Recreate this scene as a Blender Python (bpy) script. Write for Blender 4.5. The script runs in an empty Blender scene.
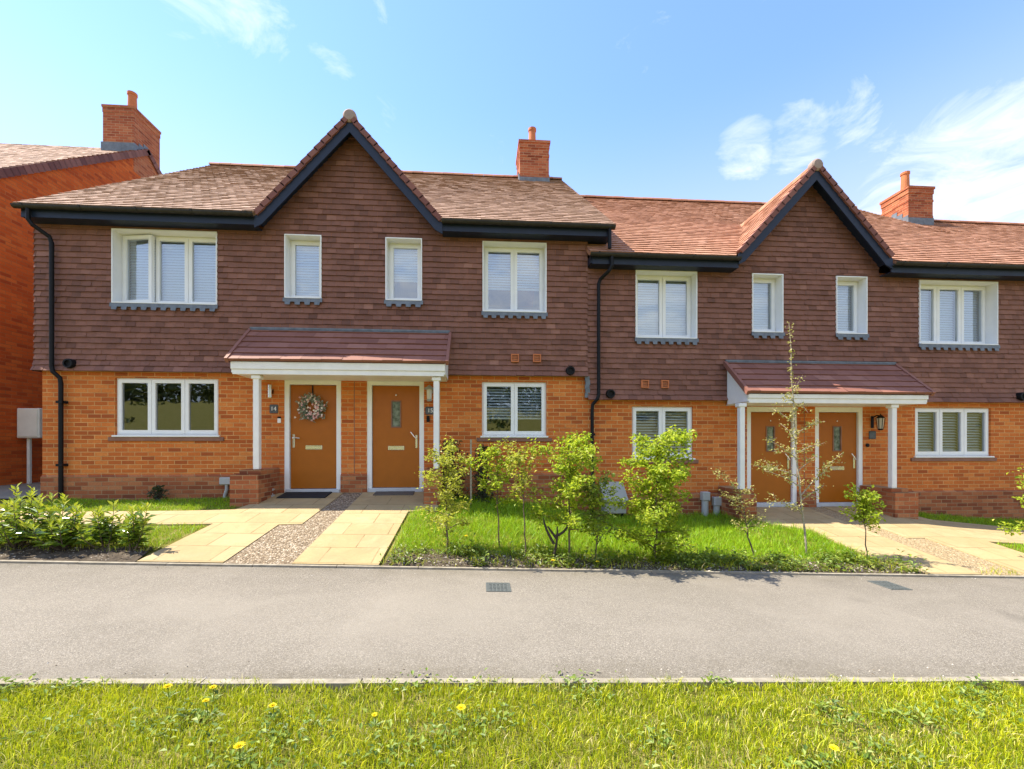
import bpy, math, random
import numpy as np
from mathutils import Vector, Matrix
R = math.radians
scene = bpy.context.scene
COL = scene.collection

# ------------------------------------------------------------------ camera
TH = math.atan(440.0 / 6270.0)
cam = bpy.data.cameras.new('camera')
cam.sensor_width = 36.0
cam.lens = 440.0 / 1024.0 * 36.0
cam.shift_y = (445.0 - 384.5) / 1024.0
cam.clip_start = 0.05
cam.clip_end = 3000.0
cam_o = bpy.data.objects.new('camera', cam)
cam_o.location = (0, 0, 0)
cam_o.rotation_euler = (R(90), 0, -TH)
COL.objects.link(cam_o)
scene.camera = cam_o

# ------------------------------------------------------------------ light
TO_SUN = Vector((-0.67, 0.13, 1.0)).normalized()
SUN_EL = math.asin(TO_SUN.z)
SUN_ROT = math.atan2(TO_SUN.x, TO_SUN.y)
world = bpy.data.worlds.new('World')
scene.world = world
world.use_nodes = True
wt = world.node_tree
wt.nodes.clear()


def wn(kind, **kw):
    n = wt.nodes.new(kind)
    for k, v in kw.items():
        setattr(n, k, v)
    return n


w_out = wn('ShaderNodeOutputWorld')
w_bg = wn('ShaderNodeBackground')
w_bg.inputs['Strength'].default_value = 0.15
sky = wn('ShaderNodeTexSky', sky_type='NISHITA', sun_disc=False)
sky.sun_elevation = SUN_EL
sky.sun_rotation = SUN_ROT
sky.altitude = 0.0
sky.air_density = 1.0
sky.dust_density = 0.05
sky.ozone_density = 1.6
w_tc = wn('ShaderNodeTexCoord')


def wmath(op, a, b=None):
    n = wn('ShaderNodeMath', operation=op)
    for i, x in enumerate((a, b)):
        if x is None:
            continue
        if isinstance(x, (int, float)):
            n.inputs[i].default_value = x
        else:
            wt.links.new(x, n.inputs[i])
    return n.outputs[0]


def wdir_blob(dx, dy, dz, lo, hi):
    """soft patch of sky around a direction"""
    d = Vector((dx, dy, dz)).normalized()
    n = wn('ShaderNodeVectorMath', operation='DOT_PRODUCT')
    wt.links.new(w_tc.outputs['Generated'], n.inputs[0])
    n.inputs[1].default_value = d
    m = wn('ShaderNodeMapRange')
    m.interpolation_type = 'SMOOTHSTEP'
    wt.links.new(n.outputs['Value'], m.inputs['Value'])
    m.inputs['From Min'].default_value = math.cos(R(lo))
    m.inputs['From Max'].default_value = math.cos(R(hi))
    return m.outputs['Result']


# clouds live on a flat layer: direction.xy / direction.z
w_sep = wn('ShaderNodeSeparateXYZ')
wt.links.new(w_tc.outputs['Generated'], w_sep.inputs[0])
zc = wmath('MAXIMUM', w_sep.outputs['Z'], 0.06)
w_cmb = wn('ShaderNodeCombineXYZ')
wt.links.new(wmath('DIVIDE', w_sep.outputs['X'], zc), w_cmb.inputs[0])
wt.links.new(wmath('DIVIDE', w_sep.outputs['Y'], zc), w_cmb.inputs[1])
w_n1 = wn('ShaderNodeTexNoise')
w_n1.inputs['Scale'].default_value = 3.0
w_n1.inputs['Detail'].default_value = 9.0
w_n1.inputs['Roughness'].default_value = 0.66
w_n1.inputs['Distortion'].default_value = 0.9
wt.links.new(w_cmb.outputs[0], w_n1.inputs['Vector'])
blobs = None
for args in [
        (0.60, 0.96, 0.68, 4, 0.5, 0.95), (0.72, 0.95, 0.71, 4, 0.5, 0.85), (0.84, 0.94, 0.76, 3.5, 0.5, 0.75),
        (1.12, 0.92, 0.53, 13, 2, 1.0), (0.0, 1.0, 0.62, 9, 2, 0.22),
        (-0.66, 1.04, 1.0, 5, .5, 0.58), (-0.52, 1.04, 1.0, 4.5, .5, 0.56), (-0.34, 1.02, 0.85, 3, .5, 0.56),
        (-0.2, 1.0, 0.55, 10, 2, 0.3), (0.1, 1.0, 1.05, 8, 2, .3),
        (0.2, -1.0, 1.35, 58, 22, 1.15)]:  # last patch: unseen bright cloud bank, added behind the camera to fill the shade
    b = wmath('MULTIPLY', wdir_blob(*args[:3], args[3], args[4]), args[5])
    blobs = b if blobs is None else wmath('MAXIMUM', blobs, b)
# noise threshold is lowered inside the patches
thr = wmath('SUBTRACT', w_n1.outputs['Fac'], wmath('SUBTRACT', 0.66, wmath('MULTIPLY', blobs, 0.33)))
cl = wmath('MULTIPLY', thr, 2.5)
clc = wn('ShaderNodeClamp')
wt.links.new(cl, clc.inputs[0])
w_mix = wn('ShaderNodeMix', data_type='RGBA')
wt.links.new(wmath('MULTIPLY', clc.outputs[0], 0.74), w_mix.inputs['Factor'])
w_tint = wn('ShaderNodeMix', data_type='RGBA', blend_type='MULTIPLY')
w_tint.inputs['Factor'].default_value = 1.0
wt.links.new(sky.outputs[0], w_tint.inputs['A'])
w_tint.inputs['B'].default_value = (0.60, 0.655, 0.80, 1)
w_hz = wn('ShaderNodeMapRange')
w_hz.interpolation_type = 'SMOOTHSTEP'
wt.links.new(w_sep.outputs['Z'], w_hz.inputs['Value'])
w_hz.inputs['From Min'].default_value = 0.62
w_hz.inputs['From Max'].default_value = 0.22
w_hz.inputs['To Max'].default_value = 0.86
w_hmix = wn('ShaderNodeMix', data_type='RGBA')
wt.links.new(w_hz.outputs['Result'], w_hmix.inputs['Factor'])
wt.links.new(w_tint.outputs['Result'], w_hmix.inputs['A'])
w_hmix.inputs['B'].default_value = (1.56, 1.68, 1.86, 1)
wt.links.new(w_hmix.outputs['Result'], w_mix.inputs['A'])
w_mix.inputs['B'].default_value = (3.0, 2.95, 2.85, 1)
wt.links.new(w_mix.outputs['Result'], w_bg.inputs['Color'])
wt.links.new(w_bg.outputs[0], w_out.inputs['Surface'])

sun = bpy.data.lights.new('sun', 'SUN')
sun.energy = 3.0
sun.angle = R(0.5)
sun.color = (1.0, 0.92, 0.77)
sun_o = bpy.data.objects.new('sun', sun)
sun_o.rotation_euler = (-TO_SUN).to_track_quat('-Z', 'Y').to_euler()
sun_o.location = (0, 0, 30)
COL.objects.link(sun_o)

vs = scene.view_settings
vs.view_transform = 'Standard'
vs.look = 'None'
vs.gamma = 1.0
vs.exposure = 1.88
vs.use_curve_mapping = False
scene.cycles.max_bounces = 8
scene.cycles.transparent_max_bounces = 12

# ------------------------------------------------------------------ ground shape
BX = [-12, -8, -6.2, -4.6, -3.6, -1, 0, 1, 2, 2.6, 4.4, 5.0, 7.7, 8.4, 10, 12, 18]
BZ = [-.8, -.90, -.96, -.93, -.885, -.885, -1.0, -1.12, -1.3, -1.36, -1.36, -1.235, -1.235, -1.33, -1.49, -1.55, -1.75]
D = 8.3          # face of the brick walls


def path_z(X):
    return -1.45 - 0.035 * max(-20.0, min(20.0, X))


def ground_z(X, Y):
    p = path_z(X)
    b = float(np.interp(X, BX, BZ))
    k = max(0.0, min(1.0, (Y - 5.1) / 3.1))
    return p + (b - p) * k


# ------------------------------------------------------------------ materials
MATS = {}


class NT:
    def __init__(self, name):
        self.m = bpy.data.materials.new(name)
        self.m.use_nodes = True
        self.t = self.m.node_tree
        self.t.nodes.clear()
        self.out = self.t.nodes.new('ShaderNodeOutputMaterial')

    def n(self, kind, ins=None, **kw):
        n = self.t.nodes.new(kind)
        for k, v in kw.items():
            setattr(n, k, v)
        for k, v in (ins or {}).items():
            self.set(n.inputs[k], v)
        return n

    def set(self, sock, v):
        if isinstance(v, bpy.types.NodeSocket):
            self.t.links.new(v, sock)
        else:
            if isinstance(v, tuple) and len(v) == 3 and sock.type == 'RGBA':
                v = v + (1,)
            sock.default_value = v

    def noise(self, scale, detail=4, rough=0.55, vec=None, dist=0.0):
        n = self.n('ShaderNodeTexNoise', {'Scale': scale, 'Detail': detail, 'Roughness': rough, 'Distortion': dist})
        self.set(n.inputs['Vector'], vec if vec is not None else self.pos())
        return n.outputs['Fac']

    def pos(self):
        if not hasattr(self, '_p'):
            self._p = self.n('ShaderNodeNewGeometry').outputs['Position']
        return self._p

    def tint(self, name='tint'):
        return self.n('ShaderNodeAttribute', attribute_name=name).outputs['Fac']

    def ramp(self, fac, stops, interp='LINEAR'):
        n = self.n('ShaderNodeValToRGB', {'Fac': fac})
        cr = n.color_ramp
        cr.interpolation = interp
        while len(cr.elements) < len(stops):
            cr.elements.new(0.5)
        for e, (p, c) in zip(cr.elements, stops):
            e.position = p
            e.color = (c[0], c[1], c[2], 1)
        return n.outputs['Color']

    def mix(self, fac, a, b, blend='MIX'):
        n = self.n('ShaderNodeMix', data_type='RGBA', blend_type=blend)
        self.set(n.inputs['Factor'], fac)
        self.set(n.inputs['A'], a)
        self.set(n.inputs['B'], b)
        return n.outputs['Result']

    def math(self, op, a, b=0.0):
        n = self.n('ShaderNodeMath', operation=op)
        self.set(n.inputs[0], a)
        self.set(n.inputs[1], b)
        return n.outputs[0]

    def mapr(self, v, a, b, c=0.0, d=1.0):
        n = self.n('ShaderNodeMapRange', {'Value': v, 'From Min': a, 'From Max': b, 'To Min': c, 'To Max': d})
        return n.outputs['Result']

    def bump(self, h, strength=0.3, dist=0.01):
        return self.n('ShaderNodeBump', {'Height': h, 'Strength': strength, 'Distance': dist}).outputs['Normal']

    def principled(self, color, rough=0.7, metallic=0.0, normal=None, spec=0.5):
        n = self.n('ShaderNodeBsdfPrincipled', {'Base Color': color, 'Roughness': rough, 'Metallic': metallic,
                                                'Specular IOR Level': spec})
        if normal is not None:
            self.set(n.inputs['Normal'], normal)
        return n.outputs[0]

    def done(self, shader, key):
        self.t.links.new(shader, self.out.inputs['Surface'])
        MATS[key] = self.m
        return self.m


def simple(key, col, rough=0.6, metallic=0.0, var=0.12, scale=6.0, spec=0.4):
    m = NT(key)
    f = m.mapr(m.noise(scale, 5), 0.3, 0.7, 1 - var, 1 + var)
    c = m.n('ShaderNodeVectorMath', operation='SCALE')
    c.inputs[0].default_value = col
    m.set(c.inputs['Scale'], f)
    m.done(m.principled(c.outputs[0], rough, metallic, spec=spec), key)


def brick(key, stops, mortar, grime=0.25):
    m = NT(key)
    s = m.n('ShaderNodeSeparateXYZ', {0: m.pos()})
    u = m.math('ADD', s.outputs['X'], s.outputs['Y'])
    v = m.n('ShaderNodeCombineXYZ', {0: u, 1: m.math('ADD', s.outputs['Z'], 20.0), 2: 0.0}).outputs[0]
    b = m.n('ShaderNodeTexBrick', {'Vector': v, 'Color1': (0, 0, 0, 1), 'Color2': (1, 1, 1, 1), 'Mortar': (.5, .5, .5, 1),
                                   'Scale': 1.0, 'Mortar Size': 0.0065, 'Mortar Smooth': 0.2, 'Bias': 0.0,
                                   'Brick Width': 0.225, 'Row Height': 0.075}, offset=0.5, offset_frequency=2)
    rnd = m.n('ShaderNodeSeparateColor', {0: b.outputs['Color']}).outputs[0]
    n1 = m.noise(1.3, 5)
    rnd2 = m.math('ADD', rnd, m.mapr(n1, 0.3, 0.7, -0.14, 0.14))
    c = m.ramp(rnd2, stops)
    fine = m.noise(45.0, 4)
    c = m.mix(m.mapr(fine, 0.35, 0.7, 0.0, 0.35), c, (stops[0][1]), 'MIX')
    mort = m.mix(m.mapr(m.noise(4.0, 4), 0.3, 0.7), mortar, tuple(x * 0.62 for x in mortar))
    c = m.mix(b.outputs['Fac'], c, mort)
    gr = m.mapr(m.noise(0.7, 6), 0.45, 0.75, 0.0, grime)
    c = m.mix(gr, c, tuple(x * 0.55 for x in stops[1][1]))
    h = m.math('SUBTRACT', m.math('MULTIPLY', fine, 0.3), b.outputs['Fac'])
    m.done(m.principled(c, 0.88, normal=m.bump(h, 0.7, 0.008), spec=0.25), key)


brick('brick', [(0.0, (.37, .088, .023)), (0.2, (.54, .140, .029)), (0.65, (.64, .175, .035)), (1.0, (.71, .245, .058))],
      (.76, .42, .16), 0.26)
brick('plinth_brick', [(0.0, (.20, .058, .026)), (0.3, (.34, .10, .038)), (0.7, (.44, .145, .055)), (1.0, (.52, .21, .085))],
      (.45, .29, .15), 0.35)
brick('red_brick', [(0.0, (.42, .065, .012)), (0.3, (.62, .105, .014)), (0.7, (.70, .13, .018)), (1.0, (.74, .17, .03))],
      (.60, .17, .05), 0.2)


def tile_mat(key, stops, rough=0.8, stain=(.05, .045, .04), amount=0.35):
    m = NT(key)
    t = m.tint()
    c = m.ramp(m.math('ADD', t, m.mapr(m.noise(0.8, 4), 0.3, 0.7, -0.15, 0.15)), stops)
    c = m.mix(m.mapr(m.noise(9.0, 6, 0.65), 0.5, 0.8, 0.0, amount), c, stain)
    h = m.noise(60.0, 4)
    m.done(m.principled(c, rough, normal=m.bump(h, 0.35, 0.004), spec=0.3), key)


brick('chimney_brick', [(0.0, (.26, .062, .028)), (0.25, (.40, .105, .045)), (0.65, (.48, .138, .058)), (1.0, (.54, .19, .085))],
      (.55, .32, .18), 0.3)
tile_mat('hung_tile', [(0, (.13, .058, .041)), (.35, (.195, .088, .062)), (.7, (.245, .112, .079)), (1, (.32, .156, .11))])
tile_mat('roof_tile', [(0, (.27, .165, .112)), (.35, (.365, .228, .160)), (.7, (.42, .268, .19)), (1, (.50, .34, .25))], 0.85)
tile_mat('roof_tile_red', [(0, (.30, .145, .085)), (.35, (.40, .195, .118)), (.7, (.455, .23, .14)), (1, (.53, .30, .20))], 0.85)
tile_mat('porch_tile', [(0, (.20, .085, .062)), (.5, (.265, .115, .084)), (1, (.35, .165, .12))], 0.65, (.12, .06, .05))
tile_mat('verge_tile', [(0, (.15, .055, .045)), (.5, (.21, .082, .062)), (1, (.28, .12, .09))], 0.7)
tile_mat('ridge_tile', [(0, (.28, .11, .055)), (.5, (.38, .16, .085)), (1, (.46, .21, .12))], 0.8)
simple('white_plastic', (.82, .83, .82), 0.35, var=0.03)
simple('white_paint', (.80, .80, .77), 0.5, var=0.05)
simple('navy_paint', (.008, .016, .038), 0.5, var=0.15)
simple('black_plastic', (.008, .008, .010), 0.5, var=0.2, spec=.2)
simple('gutter_black', (.022, .020, .018), 0.55, var=0.4, scale=12)
simple('lead', (.14, .16, .185), 0.55, var=0.25, scale=9)
simple('door_paint', (.37, .106, .003), 0.42, var=0.05)
simple('chrome', (.75, .74, .70), 0.25, 1.0, var=0.05)
simple('door_sill', (.52, .54, .56), 0.4, var=0.08)
simple('slate', (.09, .10, .11), 0.6, var=0.2, scale=20)
simple('letter_white', (.85, .85, .85), 0.5, var=0.02)
simple('cabinet_white', (.82, .81, .74), 0.5, var=0.05)
simple('grey_plastic', (.42, .43, .42), 0.5, var=0.08)
simple('pale_plastic', (.33, .34, .30), 0.5, var=0.08)
simple('terracotta', (.50, .16, .06), 0.8, var=0.15)
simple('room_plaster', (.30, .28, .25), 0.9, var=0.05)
simple('blind_white', (.72, .82, .91), 0.55, var=0.02)
simple('brown_sill', (.24, .12, .08), 0.7, var=0.2)
simple('mat_black', (.018, .018, .020), 0.95, var=0.5, scale=90)
simple('mat_grey', (.10, .085, .07), 0.95, var=0.4, scale=90)
simple('bark', (.13, .095, .065), 0.9, var=0.4, scale=40)
simple('pale_bark', (.36, .31, .22), 0.9, var=0.3, scale=40)
simple('dark_wood', (.05, .038, .028), 0.9, var=0.4, scale=40)
simple('iron', (.085, .095, .09), 0.9, 0.0, var=0.3, scale=60)
simple('pink_petal', (.72, .44, .44), 0.7, var=0.1)
simple('cream_petal', (.80, .74, .66), 0.7, var=0.1)
simple('yellow_petal', (.90, .72, .01), 0.6, var=0.1)
simple('grey_stone', (.45, .45, .43), 0.8, var=0.15)
simple('lamp_glass', (.62, .60, .52), 0.15, var=0.05)

# glass: clear with a mirror of the sky and the field opposite
for gname, g0 in (('glass', .13), ('bedroom_glass', .27)):
    m = NT(gname)
    fr = m.n('ShaderNodeFresnel', {'IOR': 1.5}).outputs[0]
    gl = m.n('ShaderNodeBsdfGlossy', {'Color': (.90, .95, 1.0, 1), 'Roughness': 0.01,
                                      'Normal': m.bump(m.noise(1.4, 2), 0.09, 0.02)}).outputs[0]
    tr = m.n('ShaderNodeBsdfTransparent', {'Color': (.95, .98, 1.0, 1)}).outputs[0]
    mx = m.n('ShaderNodeMixShader', {0: m.mapr(fr, 0.0, 1.0, g0, 1.0), 1: tr, 2: gl}).outputs[0]
    m.done(mx, gname)
m = NT('frosted_glass')
m.done(m.principled(m.mix(m.mapr(m.noise(14, 4), .35, .65), (.05, .075, .055), (.22, .27, .24)), 0.12, spec=0.8), 'frosted_glass')


def leaf_mat(key, stops, trans=0.35, rough=0.5, spec=0.4):
    m = NT(key)
    c = m.ramp(m.tint(), stops)
    p = m.principled(c, rough, spec=spec)
    tcol = m.mix(0.5, c, (.55, .60, .04), 'MIX')
    tl = m.n('ShaderNodeBsdfTranslucent', {'Color': tcol}).outputs[0]
    m.done(m.n('ShaderNodeMixShader', {0: trans, 1: p, 2: tl}).outputs[0], key)


leaf_mat('leaf_hedge', [(0, (.11, .20, .014)), (.4, (.27, .40, .025)), (.75, (.44, .54, .035)), (1, (.60, .62, .12))], 0.55)
leaf_mat('leaf_pale', [(0, (.20, .21, .05)), (.5, (.40, .37, .12)), (1, (.58, .50, .22))], 0.35)
leaf_mat('leaf_olive', [(0, (.15, .19, .02)), (.5, (.38, .41, .05)), (1, (.56, .52, .12))], 0.5)
leaf_mat('leaf_laurel', [(0, (.05, .11, .016)), (.5, (.14, .24, .025)), (.8, (.30, .40, .03)), (1, (.52, .54, .05))], 0.25, 0.2, 0.9)
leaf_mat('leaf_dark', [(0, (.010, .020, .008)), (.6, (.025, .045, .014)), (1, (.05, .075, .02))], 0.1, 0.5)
leaf_mat('leaf_weed', [(0, (.06, .11, .016)), (.5, (.14, .22, .025)), (1, (.28, .34, .05))], 0.25)
leaf_mat('leaf_wreath', [(0, (.10, .13, .09)), (.5, (.22, .26, .20)), (1, (.40, .42, .36))], 0.1)
leaf_mat('leaf_wood', [(0, (.015, .03, .008)), (.6, (.04, .07, .015)), (1, (.08, .12, .02))], 0.1)
leaf_mat('grass_verge', [(0, (.05, .12, .006)), (.35, (.26, .34, .006)), (.65, (.52, .54, .008)), (.86, (.66, .62, .02)), (1, (.66, .57, .28))], 0.35)
leaf_mat('grass_lawn', [(0, (.08, .20, .006)), (.5, (.24, .46, .006)), (.85, (.40, .58, .010)), (1, (.55, .52, .06))], 0.35)

m = NT('soil')
c = m.ramp(m.noise(7, 8, 0.7), [(.3, (.035, .026, .018)), (.55, (.085, .065, .045)), (.75, (.20, .165, .12))])
m.done(m.principled(c, 0.95, normal=m.bump(m.noise(25, 6), 0.9, 0.03), spec=0.2), 'soil')
m = NT('turf_base')
c = m.ramp(m.noise(3.0, 8, 0.7), [(.3, (.08, .085, .016)), (.5, (.16, .15, .03)), (.7, (.30, .24, .10))])
m.done(m.principled(c, 0.95, normal=m.bump(m.noise(60, 5), 0.8, 0.02), spec=0.1), 'turf_base')

m = NT('tarmac')
vor = m.n('ShaderNodeTexVoronoi', {'Vector': m.pos(), 'Scale': 210.0})
chips = m.n('ShaderNodeSeparateColor', {0: vor.outputs['Color']}).outputs[0]
big = m.math('ADD', m.math('MULTIPLY', m.noise(0.55, 5, 0.6), 0.6), m.math('MULTIPLY', m.noise(3.5, 6, 0.7), 0.4))
c = m.ramp(chips, [(0, (.105, .093, .076)), (.45, (.195, .172, .138)), (.8, (.245, .217, .176)), (1, (.40, .36, .30))])
c = m.mix(m.mapr(big, 0.36, 0.64, 0.0, 0.45), c, (.155, .136, .108))
yy = m.n('ShaderNodeSeparateXYZ', {0: m.pos()}).outputs['Y']
worn = m.math('MULTIPLY', m.mapr(m.math('ABSOLUTE', m.math('SUBTRACT', yy, 3.75)), .25, .9, 1, 0), m.mapr(m.noise(.9, 5, .6), .35, .6, .2, 1))
c = m.mix(m.math('MULTIPLY', worn, .45), c, (.275, .245, .20))
st = m.mapr(m.noise(1.7, 3, .5, dist=.6), .66, .74, 0, .30)
c = m.mix(st, c, (.11, .098, .08))
c = m.mix(m.mapr(m.noise(.42, 4, .6), .48, .62, 0, .28), c, (.29, .255, .205))
edge = m.math('MULTIPLY', m.mapr(m.math('ABSOLUTE', m.math('SUBTRACT', yy, 3.92)), .85, 1.18, 0, 1), m.mapr(m.noise(2.6, 6, .7), .35, .65, 0, .55))
c = m.mix(edge, c, (.115, .098, .066))
c = m.mix(m.mapr(m.noise(1.1, 5, .6, dist=1.0), .52, .72, 0, .22), c, (.30, .27, .22))
m.done(m.principled(c, 0.9, normal=m.bump(vor.outputs['Distance'], 0.5, 0.006), spec=0.25), 'tarmac')

m = NT('concrete_edging')
c = m.ramp(m.noise(12, 6, 0.65), [(.3, (.20, .175, .13)), (.7, (.36, .32, .25))])
m.done(m.principled(c, 0.9, spec=0.2), 'concrete_edging')

# riven buff paving flags
m = NT('paving')
s = m.n('ShaderNodeSeparateXYZ', {0: m.pos()})
v = m.n('ShaderNodeCombineXYZ', {0: m.math('ADD', s.outputs['X'], 20.17), 1: m.math('ADD', s.outputs['Y'], 20.0), 2: 0.0}).outputs[0]
b = m.n('ShaderNodeTexBrick', {'Vector': v, 'Color1': (0, 0, 0, 1), 'Color2': (1, 1, 1, 1), 'Mortar': (.5, .5, .5, 1), 'Scale': 1.0,
                               'Mortar Size': 0.009, 'Mortar Smooth': 0.3, 'Brick Width': 0.6, 'Row Height': 0.45}, offset=0.5)
rnd = m.n('ShaderNodeSeparateColor', {0: b.outputs['Color']}).outputs[0]
c = m.ramp(rnd, [(0, (.375, .275, .135)), (.5, (.395, .295, .15)), (1, (.42, .32, .17))])
c = m.mix(m.mapr(m.noise(5, 8, .7, dist=1.5), .5, .75, 0, .5), c, (.30, .215, .10))
c = m.mix(m.mapr(m.noise(2.2, 6, .7), .5, .75, 0, .4), c, (.50, .40, .25))
c = m.mix(m.mapr(m.noise(1.1, 7, .75, dist=.8), .46, .68, 0, .7), c, (.29, .22, .115))
c = m.mix(m.mapr(m.noise(30, 4, .7), .6, .75, 0, .35), c, (.22, .16, .08))
c = m.mix(m.math('MULTIPLY', b.outputs['Fac'], m.mapr(m.noise(3, 4), .35, .6, .25, .9)), c, (.20, .145, .065))
h = m.math('SUBTRACT', m.math('MULTIPLY', m.noise(9, 7, .7), 0.5), b.outputs['Fac'])
m.done(m.principled(c, 0.85, normal=m.bump(h, 0.5, 0.012), spec=0.25), 'paving')
m = NT('grey_paving')
c = m.ramp(m.noise(4, 7, .7), [(.3, (.17, .15, .115)), (.7, (.30, .265, .20))])
m.done(m.principled(c, 0.9, spec=0.2), 'grey_paving')

for gkey, gst, gdk in (('gravel', [(0, (.17, .12, .075)), (.35, (.33, .245, .155)), (.7, (.47, .37, .25)), (1, (.66, .57, .44))], (.10, .072, .044)),
                       ('pale_gravel', [(0, (.30, .22, .12)), (.35, (.40, .30, .17)), (.7, (.48, .38, .22)), (1, (.58, .49, .33))], (.24, .17, .09))):
  m = NT(gkey)
  vor = m.n('ShaderNodeTexVoronoi', {'Vector': m.pos(), 'Scale': 42.0})
  k = m.n('ShaderNodeSeparateColor', {0: vor.outputs['Color']}).outputs[0]
  c = m.ramp(k, gst)
  c = m.mix(m.mapr(vor.outputs['Distance'], .25, .6, 0, .75), c, gdk)
  m.done(m.principled(c, 0.85, normal=m.bump(m.mapr(vor.outputs['Distance'], 0, .7, 1, 0), 0.9, 0.015), spec=0.3), gkey)
leaf_mat('bark_chip', [(0, (.10, .075, .05)), (.5, (.25, .21, .16)), (1, (.50, .46, .40))], 0.0, 0.9, 0.2)

# ------------------------------------------------------------------ mesh building


class MB:
    def __init__(self):
        self.v, self.f, self.m, self.t = [], [], [], []

    def face(self, pts, mat=0, tint=0.5):
        i = len(self.v)
        self.v.extend([tuple(p) for p in pts])
        self.f.append(tuple(range(i, i + len(pts))))
        self.m.append(mat)
        self.t.append(tint)

    def mesh(self, vs, fs, mat=0, tint=0.5):
        i = len(self.v)
        self.v.extend([tuple(p) for p in vs])
        for f in fs:
            self.f.append(tuple(i + k for k in f))
            self.m.append(mat)
            self.t.append(tint)

    def box(self, x0, x1, y0, y1, z0, z1, mat=0, tint=0.5, bev=0.0):
        if bev <= 0:
            vs_ = [(x, y, z) for x in (x0, x1) for y in (y0, y1) for z in (z0, z1)]
            self.mesh(vs_, [(0, 1, 3, 2), (4, 6, 7, 5), (0, 4, 5, 1), (2, 3, 7, 6), (0, 2, 6, 4), (1, 5, 7, 3)], mat, tint)
            return
        # chamfered box
        b = bev
        P = {}
        vs_ = []
        for sx in (0, 1):
            for sy in (0, 1):
                for sz in (0, 1):
                    X, Y, Z = (x0, x1)[sx], (y0, y1)[sy], (z0, z1)[sz]
                    ix, iy, iz = (X + b, X - b)[sx], (Y + b, Y - b)[sy], (Z + b, Z - b)[sz]
                    for k, p in enumerate(((X, iy, iz), (ix, Y, iz), (ix, iy, Z))):
                        P[(sx, sy, sz, k)] = len(vs_)
                        vs_.append(p)
        fs = []
        for s_ in (0, 1):
            fs.append([P[(s_, a, c, 0)] for a, c in ((0, 0), (0, 1), (1, 1), (1, 0))])
            fs.append([P[(a, s_, c, 1)] for a, c in ((0, 0), (0, 1), (1, 1), (1, 0))])
            fs.append([P[(a, c, s_, 2)] for a, c in ((0, 0), (0, 1), (1, 1), (1, 0))])
        for a in (0, 1):
            for c in (0, 1):
                fs.append([P[(0, a, c, 1)], P[(1, a, c, 1)], P[(1, a, c, 2)], P[(0, a, c, 2)]])
                fs.append([P[(a, 0, c, 0)], P[(a, 1, c, 0)], P[(a, 1, c, 2)], P[(a, 0, c, 2)]])
                fs.append([P[(a, c, 0, 0)], P[(a, c, 1, 0)], P[(a, c, 1, 1)], P[(a, c, 0, 1)]])
                for e in (0, 1):
                    fs.append([P[(a, c, e, 0)], P[(a, c, e, 1)], P[(a, c, e, 2)]])
        self.mesh(vs_, fs, mat, tint)

    def prism(self, poly, ext, mat=0, tint=0.5):
        """closed solid: planar polygon pushed along a vector"""
        n = len(poly)
        a = [Vector(p) for p in poly]
        b = [p + Vector(ext) for p in a]
        fs = [tuple(range(n)), tuple(range(2 * n - 1, n - 1, -1))]
        fs += [(i, (i + 1) % n, n + (i + 1) % n, n + i) for i in range(n)]
        self.mesh(a + b, fs, mat, tint)

    def tube(self, pts, rads, seg=8, mat=0, tint=0.5, cap=True):
        pts = [Vector(p) for p in pts]
        if isinstance(rads, (int, float)):
            rads = [rads] * len(pts)
        vs_, fs = [], []
        for i, p in enumerate(pts):
            d = (pts[min(i + 1, len(pts) - 1)] - pts[max(i - 1, 0)])
            d = d.normalized() if d.length > 1e-9 else Vector((0, 0, 1))
            a = d.orthogonal().normalized() if i == 0 else (a - d * a.dot(d)).normalized()
            b = d.cross(a)
            for k in range(seg):
                w = 2 * math.pi * k / seg
                vs_.append(p + (a * math.cos(w) + b * math.sin(w)) * rads[i])
        for i in range(len(pts) - 1):
            for k in range(seg):
                k2 = (k + 1) % seg
                fs.append((i * seg + k, i * seg + k2, (i + 1) * seg + k2, (i + 1) * seg + k))
        if cap:
            fs.append(tuple(range(seg - 1, -1, -1)))
            fs.append(tuple((len(pts) - 1) * seg + k for k in range(seg)))
        self.mesh(vs_, fs, mat, tint)

    def lathe(self, prof, origin, axis=(0, 0, 1), seg=16, mat=0, tint=0.5):
        ax = Vector(axis).normalized()
        a = ax.orthogonal().normalized()
        b = ax.cross(a)
        o = Vector(origin)
        vs_, fs = [], []
        for r, h in prof:
            for k in range(seg):
                w = 2 * math.pi * k / seg
                vs_.append(o + ax * h + (a * math.cos(w) + b * math.sin(w)) * r)
        for i in range(len(prof) - 1):
            for k in range(seg):
                k2 = (k + 1) % seg
                fs.append((i * seg + k, i * seg + k2, (i + 1) * seg + k2, (i + 1) * seg + k))
        fs.append(tuple(range(seg - 1, -1, -1)))
        fs.append(tuple((len(prof) - 1) * seg + k for k in range(seg)))
        self.mesh(vs_, fs, mat, tint)

    def ring(self, x0, x1, z0, z1, w, y0, y1, mat=0, xf=None, wb=None):
        """rectangular picture-frame in the XZ plane, depth y0..y1"""
        wb = w if wb is None else wb
        o = [(x0, z0), (x1, z0), (x1, z1), (x0, z1)]
        i = [(x0 + w, z0 + wb), (x1 - w, z0 + wb), (x1 - w, z1 - w), (x0 + w, z1 - w)]
        vs_ = [(x, y, z) for y in (y0, y1) for q in (o, i) for x, z in q]
        if xf:
            vs_ = [xf(p) for p in vs_]
        fs = []
        for k in range(4):
            j = (k + 1) % 4
            fs += [(k, j, 4 + j, 4 + k), (8 + k, 12 + k, 12 + j, 8 + j), (k, 8 + k, 8 + j, j), (4 + k, 4 + j, 12 + j, 12 + k)]
        self.mesh(vs_, fs, mat)

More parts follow.
